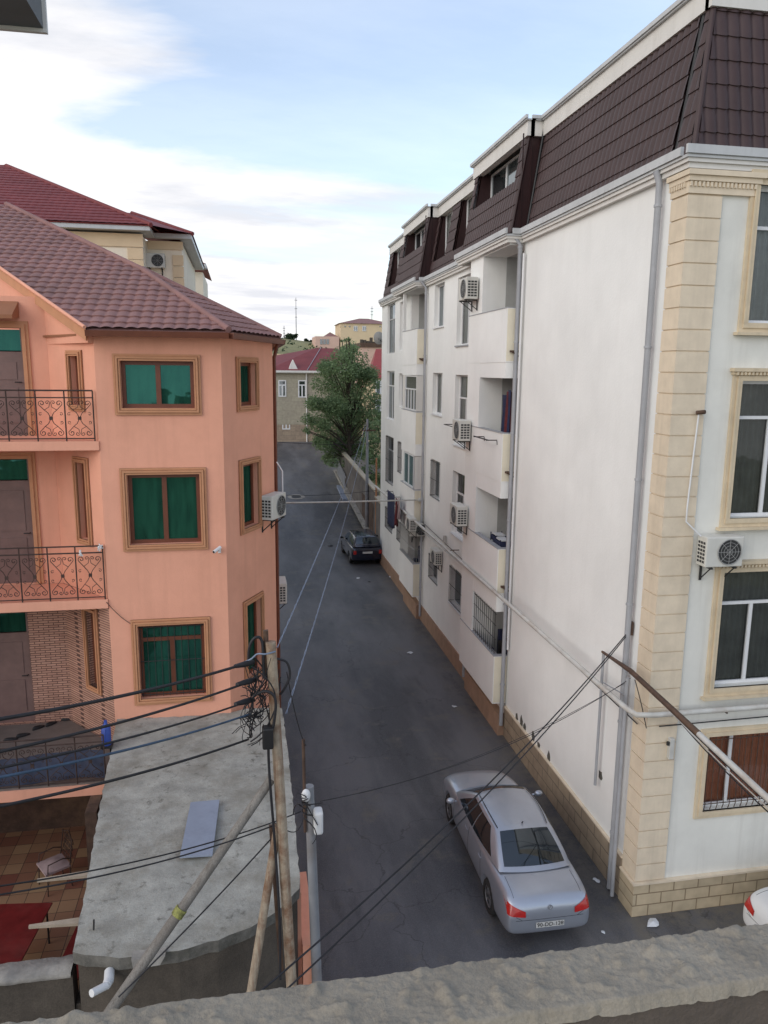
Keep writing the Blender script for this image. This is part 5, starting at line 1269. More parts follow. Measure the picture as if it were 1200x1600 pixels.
t = thing('street_pole', 'slim pale pole beyond the dark car with wires at its top', 'pole', (a.x, 45.4, 0))
obj('shaft', MB().tube([(a.x, 45.4, 0), (a.x, 45.4, b.z)], [.13, .07], 10), POLEW, t)
obj('crossarm', MB().box(a.x-.35, a.x+.5, 45.3, 45.38, b.z-.7, b.z-.62), RUSTD, t)
t = thing('street_pole', 'rusty thin pipe standing against the yard wall behind the pale pole', 'pole', (7.4, 43, 0))
a = at(588, 740, 'y', 42.8); obj('shaft', MB().tube([(a.x, 42.8, 0), (a.x, 42.8, a.z+.9)], .05, 6), mat('orange_rust', (.42, .2, .1), .9, .2, 3.), t)

# ------------------------------------------------------------------ CABLES
def cable(lab, a, b, sag=.1, r=.009, m=None, n=24, name='cable', grp='overhead cables', twist=0):
    a = V(a); b = V(b); L_ = (b-a).length
    def c(t): return a.lerp(b, t)-V((0, 0, sag*4*t*(1-t)))
    mb = MB()
    if twist:
        N_ = int(L_/.10); d = (b-a).normalized(); s = d.cross(V((0, 0, 1))).normalized(); w = s.cross(d)
        for ph in (0, PI): mb.tube([c(i/N_)+(s*math.cos(i*.9+ph)+w*math.sin(i*.9+ph))*twist for i in range(N_+1)], r, 4)
    else: mb.tube([c(i/n) for i in range(n+1)], r, 5)
    return tag(obj(name, mb, m or CABLE), lab, 'cable', grp)
PT = 8.0
L = [((395, 1033), (-40, 1130), 5.2, .02, 'thick black cable, topmost of the five running left from the rusty pole'),
     ((398, 1062), (-40, 1183), 5.2, .017, 'black cable, second from the top of the five running left from the rusty pole'),
     ((395, 1093), (-40, 1208), 5.2, .014, 'black cable, middle of the five running left from the rusty pole'),
     ((392, 1115), (-40, 1222), 5.2, .015, 'blue black cable, fourth of the five running left from the rusty pole'),
     ((388, 1155), (-40, 1268), 5.2, .017, 'lowest and steepest of the five cables running left from the rusty pole')]
for i, (a, b, y2, r, lab) in enumerate(L):
    cable(lab, at(*a, 'y', PT), at(*b, 'y', y2), .05, r*.78, CABLEB if i == 3 else CABLE)
    if i in (0, 1, 2): # splice sleeve joined to its own cable mesh
        pass
cable('thin upper cable of the pair passing over the blue grey roof panel', at(470, 1268, 'y', 9), at(-40, 1390, 'y', 6), .12, .008)
cable('thin lower cable of the pair passing over the blue grey roof panel', at(440, 1285, 'y', 8.1), at(-40, 1404, 'y', 6), .1, .008)
cable('thin dark stay wire running down left beside the grey diagonal pole', at(424, 1310, 'y', 8), at(185, 1558, 'y', 7.2), .03, .009)
cable('pale blue twisted wire pair up the lane, left one', at(433, 1012, 'y', 8), at(571, 662, 'y', 45.3), .35, .004, WIREP, twist=.007)
cable('pale blue twisted wire pair up the lane, right one', at(447, 1115, 'y', 8.1), at(573, 668, 'y', 45.4), .45, .0045, WIREP, twist=.008)
cable('thin wire from the rusty pole down to the grey corner post', at(448, 1050, 'y', 8), at(478, 1165, 'y', 9.15), .12, .006)
W = V((6.95, 12.5, at(1000, 997, 'x', 6.95).z))
cable('black cable from the building corner hook down across the car, upper strand', W, at(400, 1555, 'y', 6.5), .25, .011)
cable('black cable from the building corner hook down across the car, lower strand', W+V((0, 0, -.04)), at(440, 1553, 'y', 6.5), .22, .010)
cable('thin slack wire across the lane from the corner post to the wall bracket', at(500, 1252, 'y', 9.2), at(985, 1060, 'x', 6.9), .32, .006)
cable('thin faint wire from the wall post towards the lane', at(980, 1065, 'x', 6.9), at(560, 1240, 'y', 13), .25, .005)
for (a, b, lab) in (((425, 690), (640, 690), 'thin wire over the far lane, highest'), ((430, 773), (600, 764), 'thin dark wire over the far lane, lowest')):
    cable(lab, at(*a, 'y', 40), at(*b, 'y', 40), .15, .012)
cable('dark cable along the blank wall just above the gas pipe', at(1000, 1135, 'x', 6.9)+V((0, .1, 0)), (6.9, 30, 4.15), .0, .012)
cable('thin grey wire sagging on the orange wall from the balcony rail to the lowest window', (-2.68, 14.96, 5.55), (-2.2, 14.97, 5.05), .05, .006)
for (px, py, lab) in ((126, 862, 'white plastic tie on the middle balcony rail, left one'), (157, 853, 'white plastic bag knotted at the corner of the middle balcony rail')):
    c = at(px, py, 'y', 14.97); mb = MB(); random.seed(px)
    for k in range(5): mb.tube([c+V((random.uniform(-.04, .04), 0, random.uniform(-.02, .05))), c+V((random.uniform(-.05, .05), -.03, random.uniform(-.04, .02))), c+V((random.uniform(-.06, .06), 0, random.uniform(-.14, -.03)))], .012, 5)
    tag(obj('plastic_tie', mb, PVC), lab, 'tie')
# tangle at the pole
mb = MB(); random.seed(12)
anch = [at(395, 1035, 'y', PT), at(398, 1062, 'y', PT), at(395, 1093, 'y', PT), at(392, 1115, 'y', PT), at(388, 1155, 'y', PT)]
for k in range(46):
    a = random.choice(anch)+V((random.uniform(-.12, .12), random.uniform(-.12, .12), random.uniform(-.08, .08)))
    b = random.choice(anch)+V((random.uniform(-.05, .3), random.uniform(-.12, .12), random.uniform(-.15, .1)))
    c = (a+b)/2+V((random.uniform(-.18, .18), random.uniform(-.15, .15), random.uniform(-.28, .1)))
    mb.tube([a.lerp(c, i/8).lerp(c.lerp(b, i/8), i/8) for i in range(9)], random.choice((.004, .006, .009)), 4)
for k in range(34):
    a = at(random.uniform(378, 412), random.uniform(1085, 1135), 'y', PT); d = V((random.gauss(0, 1), random.gauss(0, .5), random.gauss(-.3, 1))).normalized()*random.uniform(.06, .2)
    mb.tube([a, a+d*.5+V((0, 0, .02)), a+d], .005, 4)
for i in range(3): # splice sleeves
    p = anch[i]; d = (at(*L[i][1], 'y', 5.2)-p).normalized(); mb.tube([p, p+d*.16, p+d*.34], [.03, .034, .022], 8)
tag(obj('cable_tangle', mb, CABLE), 'messy knot of black cable ends hanging left of the rusty pole top', 'cable tangle')
def loop(lab, pts, r, m=CABLE):
    P2 = [at(px, py, 'y', y) for px, py, y in pts]; out = []
    n = len(P2)
    for i in range(n-1):
        p0_, p1_, p2_, p3_ = P2[max(0, i-1)], P2[i], P2[i+1], P2[min(n-1, i+2)]
        for k in range(8):
            t = k/8; out.append(.5*((2*p1_)+(p2_-p0_)*t+(2*p0_-5*p1_+4*p2_-p3_)*t*t+(3*p1_-p0_-3*p2_+p3_)*t*t*t))
    out.append(P2[-1]); tag(obj('cable_loop', MB().tube(out, r, 6), m), lab, 'cable', 'cable loops on the rusty pole')
loop('black cable arching left over the pole top', [(388, 1040, 8), (390, 1010, 8), (400, 996, 8), (410, 1005, 8), (412, 1060, 7.95)], .016)
loop('thick black cable bulging right of the pole', [(432, 1029, 8), (448, 1035, 8), (453, 1055, 8), (445, 1075, 8), (438, 1085, 8)], .014)
loop('black cable curving down the front of the pole', [(396, 1088, 7.95), (415, 1080, 7.88), (430, 1092, 7.86), (428, 1130, 7.86), (420, 1160, 7.9), (421, 1210, 7.9), (428, 1300, 7.9), (436, 1420, 7.85), (438, 1530, 7.8)], .017)
loop('thin black cable hanging as a slack loop near the grey post', [(425, 1283, 8), (455, 1300, 8.4), (470, 1290, 8.8), (482, 1250, 9.1)], .006)
loop('pale wire wrapped around the pole top', [(380, 1035, 8), (392, 1030, 7.9), (402, 1022, 7.9), (415, 1022, 7.86), (430, 1018, 7.95)], .009, WIREP)
mb = MB(); c = at(424, 1148, 'y', 7.9); tag(obj('junction_box', MB().box(c.x-.10, c.x+.02, 7.8, 7.92, c.z-.13, c.z+.12), BLKTR, bevel=.02), 'small black junction box on the rusty pole', 'junction box')

# ------------------------------------------------------------------ PIPES on the white building
t = thing('gas_pipe', 'pale gas pipe running along the white building above the ground floor windows', 'pipe', (6.8, 12, 3.8))
mb = MB(); yl = list(range(13, 39, 2))
g0, g1 = at(975, 1104, 'x', 6.54), at(655, 820, 'x', 6.54); gd = (g1-g0)/(g1.y-g0.y)
gp = lambda y: g0+gd*(y-g0.y)
mb.tube([(18, 11.5, gp(11.6).z-.06), (7.0, 11.5, gp(11.6).z-.08), (6.66, 11.52, gp(11.6).z-.06), (6.57, 11.7, gp(11.7).z-.02), gp(12.2)]+[gp(y) for y in range(14, 39, 3)], .05, 8)
obj('main_run', mb, PIPEW, t)
mb = MB().tube([(6.9, y/2, 4.0-.004*y) for y in range(46, 76)], .015, 5); obj('thin_run', mb, PIPEW, t)
mb = MB()
for y in (24, 34): mb.box(6.54, 6.999, y, y+.03, gp(y).z-.08, gp(y).z-.055)
for x in (8.4, 10.5): mb.box(x, x+.03, 11.5, 11.699, gp(11.6).z-.16, gp(11.6).z-.14)
obj('pipe_bracket', mb, RUSTD, t)
obj('valve', MB().tube([(6.92, 25.6, 4.05), (6.92, 25.6, 4.3)], .06, 8), PIPEW, t)
a = at(440, 783, 'y', 29.25); t = thing('crossing_pipe', 'thin pale pipe spanning the lane between the two buildings', 'pipe', (3, 29.2, 5))
obj('span', MB().tube([(CE.x-.4, 29.2, 4.98), (3.5, 29.2, 4.96), (6.9, 29.22, 4.98), (6.93, 29.2, 4.6), (6.93, 29.2, 4.0)], .032, 8), PIPEW, t)
obj('end_flange', MB().tube([(6.78, 29.21, 4.98), (6.86, 29.21, 4.98)], .08, 10), PIPEW, t)
# posts and beam at the corner
a, b = at(947, 1018, 'x', 6.93), at(928, 1220, 'x', 6.93)
t = thing('bracket_beam', 'rusted beam with pale pipe end held out by grey posts at the building corner', 'beam', (6.9, 12.9, b.z))
obj('short_post', MB().tube([(6.88, a.y, b.z), (6.88, a.y, a.z)], .03, 8), PIPEG, t)
s0 = V((6.85, a.y, a.z)); e = at(1092, 1147, 'y', 9.5); e2 = at(1215, 1262, 'y', 7.8)
mdl = s0.lerp(e, .3)
obj('rusty_beam', MB().tube([s0, at(985, 1048, 'y', 11.9), e], [.025, .045, .05], 6), RUSTD, t)
obj('pipe_end', MB().tube([e, e2], .045, 8), PIPEW, t)
c = at(984, 1060, 'x', 6.85); obj('tall_post', MB().tube([(6.82, 12.2, .05), (6.82, 12.2, c.z)], .04, 8), PIPEG, t)
obj('tie_bar', MB().tube([(6.87, a.y, a.z-.62), (6.82, 12.2, c.z-.35)], .012, 5).tube([(6.87, a.y, a.z-.75), (6.82, 12.2, c.z-.55)], .012, 5), PIPEG, t)
for i, (da, db) in enumerate(((0, 6), (4, 14), (8, 20))):
    cable(['cable strapped along the rusted corner beam, upper', 'cable strapped along the rusted corner beam, middle', 'cable strapped along the rusted corner beam, lowest'][i], at(1000+i*8, 1062+da, 'y', 11.8), at(1215, 1262+db, 'y', 7.75), .04+.03*i, .01, PIPEW if i == 1 else CABLE)
cable('thin black wire drooping from the beam to the gas pipe at the corner', at(992, 1062, 'y', 11.8), at(1010, 1138, 'y', 11.6), -.04, .009)
cable('black cable along the front wall above the gas pipe', at(1030, 1135, 'y', 11.6), (18, 11.62, 3.95), .0, .012)
t = thing('meter_box', 'small grey box under the gas pipe on the front wall', 'box', (7.55, 11.65, 3.2))
c = at(1047, 1160, 'y', 11.65); obj('casing', MB().box(c.x-.04, c.x+.05, 11.58, 11.698, c.z-.3, c.z+.1), PIPEW, t, bevel=.01)
obj('knob', MB().tube([(c.x-.07, 11.6, c.z-.02), (c.x-.07, 11.6, c.z+.04)], .03, 8), DARKF, t)
# corner hook
t = thing('cable_hook', 'dark cable hook at the top of the corner post on the white building', 'hook', tuple(W))
obj('plate', MB().box(6.93, 6.97, 12.38, 12.52, W.z-.05, W.z+.2), RUSTD, t); obj('reel', MB().tube([(6.86, 12.45, W.z+.05), (6.93, 12.45, W.z+.05)], .05, 8), DARKF, t)

# ------------------------------------------------------------------ AC units on the white building
AH = PI/2   # fan blows towards -x
ac_unit(V((7.98, 11.68, at(1120, 885, 'y', 11.5).z+.02)), PI, 'outdoor unit on the front wall under the second window from the top').rotation_euler = (0, 0, PI)
o = bpy.data.objects[[x.name for x in bpy.data.objects if x.get('category') == 'air conditioner'][-1]]
def acs(px, py, x, lab, y=None):
    p = at(px, py, 'x', x-.2); return ac_unit((x, p.y, p.z), AH, lab)
def ac6(y, px, py, lab): ac_unit((6.60, y, at(px, py, 'x', 6.35).z), AH, lab, w=.82, h=.6, d=.34)
ac6(21.8, 738, 466, 'outdoor unit high on the lane wall beside the top balcony')
ac6(22.1, 726, 690, 'outdoor unit beside the third floor balcony with clothes')
ac6(22.15, 728, 829, 'outdoor unit beside the second floor balcony with crates')
acs(680, 880, 7.0, 'outdoor unit over the ground floor window, right of the caged balcony')
p = at(656, 850, 'x', 6.5); ac_unit((6.78, 29.28, p.z), PI, 'outdoor unit hung on the end of the caged ground floor balcony')
acs(641, 828, 6.62, 'outdoor unit on the face of the caged ground floor balcony')
for q in (at(735, 640, 'x', 6.95),):
    pass
def hose(pts, lab):
    t = MB().tube(pts, .015, 6); tag(obj('ac_hose', t, PVC), lab, 'hose', 'air conditioner hoses')
a = at(1092, 645, 'y', 11.6); b = at(1072, 815, 'y', 11.6); c = at(1095, 838, 'y', 11.55)
hose([a, at(1085, 700, 'y', 11.62), at(1074, 790, 'y', 11.62), b, c], 'white hose curving down the front wall to the air conditioner')
tag(obj('wall_pipe_stub', MB().tube([a+V((-.03, .02, 0)), a+V((.05, -.1, .02))], .035, 8), RUSTD), 'dark stub end at the top of the white hose on the front wall', 'pipe stub')
hose([(6.92, at(738, 600, 'x', 6.95).y, 9.7), (6.9, 22.9, 9.3), (6.92, 23.0, 8.7)], 'pale hose above the third floor air conditioner')
hose([(6.92, 22.9, 6.6), (6.88, 22.8, 6.2), (6.92, 23.0, 5.7)], 'pale hose above the second floor air conditioner')
p = FC.p(2.25, .05, 0); hose([(p.x, p.y, 8.0), (p.x+.12, p.y-.05, 7.8), (p.x+.12, p.y-.05, 7.3)], 'pale hose above the cream unit on the orange house')

# clothes racks and laundry
def rack(px, py, L_, lab):
    p = at(px, py, 'x', 6.62); mb = MB()
    for yy in (p.y-L_/2, p.y+L_/2): mb.tube([(6.62, yy, p.z-.12), (6.60, yy, p.z), (6.3, yy, p.z)], .015, 5)
    mb.tube([(6.34, p.y-L_/2-.1, p.z+.01), (6.34, p.y+L_/2+.1, p.z+.01)], .018, 5); tag(obj('drying_rack', mb, DARKF), lab, 'drying rack', 'drying racks on the balconies'); return p
rack(767, 685, 1.1, 'dark drying rack on the third floor parapet'); 
p = at(715, 665, 'x', 6.9); mb = MB().tube([(6.95, p.y-.5, p.z), (6.6, p.y-.5, p.z), (6.6, p.y+.6, p.z), (6.95, p.y+.6, p.z)], .015, 5); tag(obj('drying_rack', mb, DARKF), 'dark drying rack below the third floor air conditioner', 'drying rack', 'drying racks on the balconies')
rack(620, 772, 1.6, 'dark drying rack carrying clothes at the far balcony')
def cloth(name, lab, cat, x, y0, y1, z0, z1, m, amp=.05, seed=0):
    random.seed(seed); k1, k2 = random.uniform(5, 9), random.uniform(0, 6)
    mb = MB()
    def f(a, b):
        e = .04*math.sin(a*11+seed); return V((x+amp*math.sin(a*k1+k2)*(1.2-b), y0+(y1-y0)*(a+.05*math.sin(b*4)*(1-b)), z1-(z1-z0)*(1-b)*(1+e)))
    mb.grid(f, 24, 10); o = obj(name, mb, m); tag(o, lab, cat, 'laundry'); s = o.modifiers.new('s', 'SOLIDIFY'); s.thickness = .01; return o
cloth('hanging_cloth', 'maroon cloth drying in the third floor balcony', 'laundry', 6.9, 19.05, 19.55, 8.3, 9.5, MAROON, seed=1)
cloth('hanging_cloth', 'navy jacket hanging left of the maroon cloth in the third floor balcony', 'laundry', 6.95, 19.6, 20.1, 8.3, 9.4, NAVY, seed=2)
cloth('hanging_cloth', 'navy trousers hanging over the maroon cloth', 'laundry', 6.84, 19.1, 19.3, 8.4, 9.55, NAVY, seed=3)
p = at(616, 790, 'x', 6.3)
cloth('hanging_cloth', 'dark blue clothes hanging over the lane from the far balcony rack', 'laundry', 6.25, p.y-.3, p.y+1.3, p.z-1.0, p.z+.5, NAVY, seed=4)
cloth('hanging_cloth', 'dark red cloth at the near end of the far balcony rack', 'laundry', 6.3, p.y-.8, p.y-.35, p.z-.75, p.z+.4, MAROON, seed=5)
cloth('hanging_cloth', 'pale cloth beside the dark clothes on the far rack', 'laundry', 6.34, p.y-1.0, p.y-.65, p.z-.4, p.z+.45, PINKCL, seed=6)
for i, (y, x, lab) in enumerate(((19.6, 6.95, 'blue crate standing in the second floor balcony, nearer one'), (20.2, 7.05, 'blue crate standing in the second floor balcony, farther one'))):
    t = thing('plastic_crate', lab, 'crate', (x, y, 4.9), 'crates in the balcony')
    z0 = 4.27; mb = MB().box(x-.16, x+.16, y-.25, y+.25, z0, z0+.02)
    for k in range(6): mb.box(x-.165, x-.15, y-.25, y+.25, z0+.05+k*.2, z0+.19+k*.2).box(x+.15, x+.165, y-.25, y+.25, z0+.05+k*.2, z0+.19+k*.2).box(x-.15, x+.15, y-.265, y-.25, z0+.05+k*.2, z0+.19+k*.2).box(x-.15, x+.15, y+.25, y+.265, z0+.05+k*.2, z0+.19+k*.2)
    for sx in (-.16, .16):
        for sy in (-.26, .26): mb.box(x+sx-.012, x+sx+.012, y+sy-.012, y+sy+.012, z0, z0+1.25)
    obj('slatted_body', mb, NAVY, t); obj('white_lid', MB().box(x-.12, x+.12, y-.2, y+.2, z0+1.2, z0+1.24), LITTER, t)
t = thing('satellite_dish', 'grey satellite dish seen edge on at the far corner of the white building', 'dish', (6.9, 39.1, 10.8))
c = at(592, 528, 'y', 39.2)
mb = MB().grid(lambda a, b: c+V((.27*b*math.cos(2*PI*a), -.06+.1*b*b, .32*b*math.sin(2*PI*a))), 24, 5); obj('reflector', mb, ACG, t)
obj('arm', MB().tube([c+V((0, .1, 0)), (7.0, 39.05, c.z-.2)], .03, 6).tube([c, c+V((-.1, -.5, -.1))], .015, 5), DARKF, t)
def clut(seed, x0, x1, y0, y1, z0, z1, n, lab):
    random.seed(seed); t = thing('stored_clutter', lab, 'clutter', ((x0+x1)/2, (y0+y1)/2, z0))
    for k in range(n):
        x, y = random.uniform(x0, x1), random.uniform(y0, y1); w, d, h = random.uniform(.12, .3), random.uniform(.12, .3), random.uniform(.3, z1-z0)
        obj('stored_box', MB().box(x-w/2, x+w/2, y-d/2, y+d/2, z0, z0+h), random.choice([CONCD, DARKF, ACG, NAVY]), t, bevel=.02)
clut(1, 6.9, 7.9, 19.3, 20.9, 1.11, 2.5, 9, 'dark stored junk behind the grille of the ground floor balcony')
clut(2, 6.9, 7.6, 29.6, 31.6, 1.11, 2.9, 8, 'junk stored in the caged far balcony')

# ------------------------------------------------------------------ yard wall and street things beyond
t = thing('yard_wall', 'tall grey wall of the yard beyond the white building', 'wall', (7.5, 48, 0))
mb = MB(); 
for (y0, y1, zt0, zt1) in ((39.1, 43, 3.4, 3.6), (43, 50, 3.9, 4.2), (50, 61, 4.2, 4.7)):
    mb.hexa([(7.42, y0, -.1), (7.62, y0, -.1), (7.62, y1, -.1), (7.42, y1, -.1)], [(7.42, y0, zt0-.8), (7.62, y0, zt0-.8), (7.62, y1, zt1-.8), (7.42, y1, zt1-.8)])
obj('wall', mb, YARDW, t)
mb = MB()
for (y0, y1, zt0, zt1) in ((39.1, 43, 2.62, 2.82), (43, 50, 3.12, 3.42), (50, 61, 3.42, 3.92)):
    mb.hexa([(7.37, y0, zt0), (7.67, y0, zt0), (7.67, y1, zt1), (7.37, y1, zt1)], [(7.37, y0, zt0+.1), (7.67, y0, zt0+.1), (7.67, y1, zt1+.1), (7.37, y1, zt1+.1)])
obj('coping', mb, YARDT, t)
mb = MB()
for y in (43.6, 46.4): mb.box(7.39, 7.419, y, y+1.5, 0.1, 2.3)
obj('gate', mb, RUSTD, t)
t = thing('picket_fence', 'short pale fence with posts under the big tree', 'fence', (7.3, 57, 1.3)); mb = MB()
for k in range(9): y = 55.2+k*.5; mb.box(7.2, 7.27, y, y+.2, gz(y), gz(y)+1.3)
obj('pale', mb, PIPEG, t); obj('rail', MB().hexa([(7.27, 55, gz(55)+1), (7.31, 55, gz(55)+1), (7.31, 59.6, gz(59.6)+1), (7.27, 59.6, gz(59.6)+1)], [(7.27, 55, gz(55)+1.1), (7.31, 55, gz(55)+1.1), (7.31, 59.6, gz(59.6)+1.1), (7.27, 59.6, gz(59.6)+1.1)]), PIPEG, t)
c = at(533, 760, 'z', 1.4); o = obj('roofing_sheet', MB().hexa([(c.x-.4, 52.6, .98), (c.x+.35, 52.6, .98), (c.x+.35, 56.2, 1.4), (c.x-.4, 56.2, 1.4)], [(c.x-.4, 52.6, 1.15), (c.x+.35, 52.6, 1.0), (c.x+.35, 56.2, 1.45), (c.x-.4, 56.2, 1.6)]), BLUEG); tag(o, 'pale blue sheet lying by the kerb under the tree', 'sheet')
tag(obj('kerb', MB().hexa([(7.1, 40, -.02), (7.4, 40, -.02), (7.4, 61, 1.9), (7.1, 61, 1.9)], [(7.1, 40, .08), (7.4, 40, .08), (7.4, 61, 2.15), (7.1, 61, 2.15)]), CONCL), 'low kerb along the yard wall', 'kerb', kind='structure')
# litter
random.seed(31)
for (px, py, s, lab) in ((612, 902, .22, 'white plastic bag in the lane at the foot of the caged balcony'), (640, 1020, .14, 'white paper scrap in the lane, left of the second downpipe'), (710, 1104, .1, 'tiny white scrap in the middle of the lane'), (932, 1375, .09, 'white scrap between the silver car and the plinth'), (1020, 1443, .16, 'flattened pale bag in front of the building corner'), (560, 903, .12, 'pale scrap behind the dark car'), (577, 909, .1, 'dark scrap behind the dark car'), (943, 1456, .05, 'tiny white scrap near the rear of the silver car'), (516, 853, .2, 'dark lump on the lane left of the dark car')):
    c = at(px, py, 'z', .02); n = 9; mb = MB()
    rr = [random.uniform(.5, 1) for _ in range(n)]
    vs = [V((c.x+s*r_*math.cos(2*PI*k/n), c.y+s*1.1*r_*math.sin(2*PI*k/n), .008+random.uniform(0, s*.25))) for k, r_ in enumerate(rr)]+[V((c.x, c.y, .01+s*.35))]
    mb.add(vs, [(k, (k+1) % n, n) for k in range(n)], False); tag(obj('litter', mb, DARKF if 'dark' in lab.split()[0] else LITTER), lab, 'litter', 'litter on the lane')

# ------------------------------------------------------------------ own balcony parapet and the slab above
z0 = 9.1; ye0, ye1 = 1.005, .885
random.seed(17)
from mathutils import noise as mn
def lf(a, b):
    x = -3+6*a; y = ye1+(ye0-ye1)*b
    h = .0012*mn.noise(V((x*9, y*9, 0)))+.016*max(0, mn.noise(V((x*30+.6*mn.noise(V((x*11, y*11, 7))), y*44, 3)))-.14)+.010*max(0, mn.noise(V((x*75, y*95, 5)))-.22)+.0015*mn.noise(V((x*120, y*120, 9)))
    ed = (.006*mn.noise(V((x*14, 2, 0)))+.003*mn.noise(V((x*50, 2, 0))))*(1 if b > .5 else -1)*abs(2*b-1)
    drop = -.02*max(0, abs(2*b-1)-.86)/.14
    return V((x, y+ed, z0+h+drop))
t = thing('balcony_parapet', 'rough lumpy concrete parapet in the foreground at the bottom of the view', 'parapet', (0, .94, 8))
mb = MB().grid(lf, 1400, 60); obj('rough_top', mb, LEDGE, t)
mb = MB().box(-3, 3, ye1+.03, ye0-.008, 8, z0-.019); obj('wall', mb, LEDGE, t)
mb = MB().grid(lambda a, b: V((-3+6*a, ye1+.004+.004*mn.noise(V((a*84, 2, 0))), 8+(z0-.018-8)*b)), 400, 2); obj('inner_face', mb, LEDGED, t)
t = thing('balcony_slab', 'grey concrete slab corner overhead at the top left of the view', 'slab', (-2, 4.4, 11.9))
obj('slab', MB().box(-3.2, -1.07, 3.9, 5.06, 11.9, 12.1), mat('grey_slab_concrete', (.16, .165, .17), .9, .1, 3.), t)
obj('drip_edge', MB().box(-3.2, -1.05, 5.061, 5.09, 11.88, 12.1), FASC, t)

# ------------------------------------------------------------------ light
SUN_EL, SUN_AZ = math.radians(24), math.radians(238)     # soft evening light from behind and to the left of the viewer (azimuth from +y, clockwise)
w = bpy.data.worlds.new('World'); scene.world = w; w.use_nodes = True; nt = w.node_tree; N = nt.nodes; Lk = nt.links
bg = N['Background']
sky = N.new('ShaderNodeTexSky'); sky.sky_type = 'NISHITA'; sky.sun_disc = False; sky.sun_elevation = SUN_EL; sky.sun_rotation = SUN_AZ; sky.air_density = 1.0; sky.dust_density = 1.5; sky.ozone_density = 1.5
tc = N.new('ShaderNodeTexCoord'); sp = N.new('ShaderNodeSeparateXYZ'); Lk.new(tc.outputs['Generated'], sp.inputs[0])
def M(op, a, b=None, c=None, clamp=False):
    m = N.new('ShaderNodeMath'); m.operation = op; m.use_clamp = clamp
    for i, v in enumerate((a, b, c)):
        if v is None: continue
        if isinstance(v, (int, float)): m.inputs[i].default_value = v
        else: Lk.new(v, m.inputs[i])
    return m.outputs[0]
zc = M('ADD', M('MAXIMUM', sp.outputs['Z'], 0), .12)
cb = N.new('ShaderNodeCombineXYZ'); Lk.new(M('DIVIDE', sp.outputs['X'], zc), cb.inputs[0]); Lk.new(M('DIVIDE', sp.outputs['Y'], zc), cb.inputs[1])
mp = N.new('ShaderNodeMapping'); mp.inputs['Rotation'].default_value = (0, 0, math.radians(-35)); mp.inputs['Scale'].default_value = (.55, 1.1, 1); mp.inputs['Location'].default_value = (3.1, 1.7, 0); Lk.new(cb.outputs[0], mp.inputs['Vector'])
n1 = N.new('ShaderNodeTexNoise'); n1.inputs['Scale'].default_value = .9; n1.inputs['Detail'].default_value = 9; n1.inputs['Roughness'].default_value = .55; n1.inputs['Distortion'].default_value = .3; Lk.new(mp.outputs[0], n1.inputs['Vector'])
# more cloud towards the left (-x) and low down
bias = M('ADD', M('MULTIPLY', sp.outputs['X'], -1.15), M('MULTIPLY', M('SUBTRACT', .34, sp.outputs['Z']), 1.35))
v_ = M('ADD', n1.outputs['Fac'], M('MULTIPLY', bias, .62))
mr = N.new('ShaderNodeMapRange'); mr.interpolation_type = 'SMOOTHSTEP'; mr.inputs['From Min'].default_value = .46; mr.inputs['From Max'].default_value = .66; Lk.new(v_, mr.inputs['Value'])
low = N.new('ShaderNodeMapRange'); low.inputs['From Min'].default_value = -.02; low.inputs['From Max'].default_value = .22; low.inputs['To Min'].default_value = .85; low.inputs['To Max'].default_value = 0; Lk.new(sp.outputs['Z'], low.inputs['Value'])
fac = M('MAXIMUM', M('MAXIMUM', mr.outputs[0], low.outputs[0]), .26, clamp=True)
n2 = N.new('ShaderNodeTexNoise'); n2.inputs['Scale'].default_value = 1.6; n2.inputs['Detail'].default_value = 8; n2.inputs['Roughness'].default_value = .6; Lk.new(mp.outputs[0], n2.inputs['Vector'])
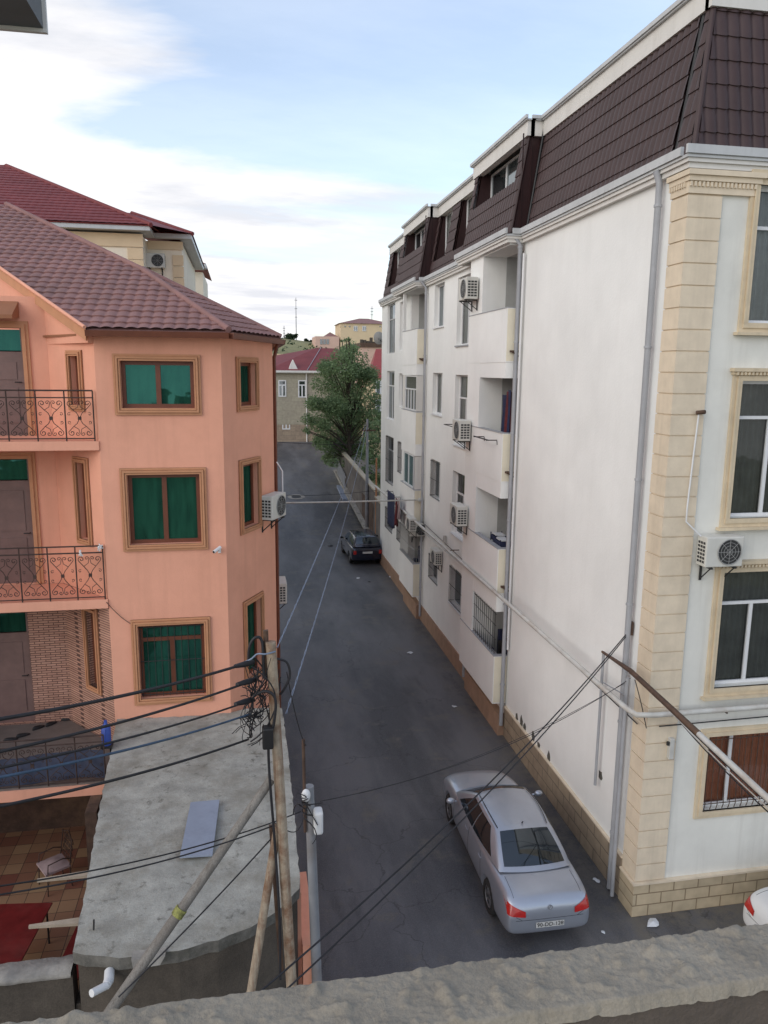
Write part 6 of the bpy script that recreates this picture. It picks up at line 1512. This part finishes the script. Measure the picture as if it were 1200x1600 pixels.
cr = N.new('ShaderNodeMix'); cr.data_type = 'RGBA'; cr.inputs['A'].default_value = (5.9, 6.0, 6.4, 1); cr.inputs['B'].default_value = (8.4, 8.25, 8.2, 1)
mr2 = N.new('ShaderNodeMapRange'); mr2.inputs['From Min'].default_value = .38; mr2.inputs['From Max'].default_value = .6; Lk.new(n2.outputs['Fac'], mr2.inputs['Value']); Lk.new(mr2.outputs[0], cr.inputs['Factor'])
lift = N.new('ShaderNodeMix'); lift.data_type = 'RGBA'; lift.blend_type = 'MULTIPLY'; lift.inputs['Factor'].default_value = 1; lift.inputs['B'].default_value = (2.15, 2.0, 1.92, 1); Lk.new(sky.outputs[0], lift.inputs['A'])
mx = N.new('ShaderNodeMix'); mx.data_type = 'RGBA'; Lk.new(fac, mx.inputs['Factor']); Lk.new(lift.outputs['Result'], mx.inputs['A']); Lk.new(cr.outputs['Result'], mx.inputs['B'])
Lk.new(mx.outputs['Result'], bg.inputs['Color']); bg.inputs['Strength'].default_value = .125
ld = bpy.data.lights.new('sun', 'SUN'); ld.energy = 1.0; ld.angle = math.radians(45); ld.color = (1, .97, .92)
lo = bpy.data.objects.new('sun', ld); COL.objects.link(lo)
sd = V((math.sin(SUN_AZ)*math.cos(SUN_EL), math.cos(SUN_AZ)*math.cos(SUN_EL), math.sin(SUN_EL))); lo.rotation_euler = sd.to_track_quat('Z', 'Y').to_euler(); lo.location = sd*60+V((0, 0, 20))

# ------------------------------------------------------------------ camera
cd = bpy.data.cameras.new('camera'); cam = bpy.data.objects.new('camera', cd); COL.objects.link(cam); scene.camera = cam
cd.sensor_fit = 'VERTICAL'; cd.sensor_height = 24; cd.lens = FPX/1600*24; cd.clip_end = 3000; cd.clip_start = .05
right = V((_vx.x, _vy.x, _up.x)); upv = -V((_vx.y, _vy.y, _up.y)); back = -V((_vx.z, _vy.z, _up.z))
Mx = Matrix((right, upv, back)).transposed().to_4x4(); Mx.translation = CAM; cam.matrix_world = Mx
scene.render.resolution_x = 768; scene.render.resolution_y = 1024
vs_ = scene.view_settings; vs_.view_transform = 'Standard'; vs_.look = 'None'; vs_.exposure = 0.2; vs_.gamma = 1
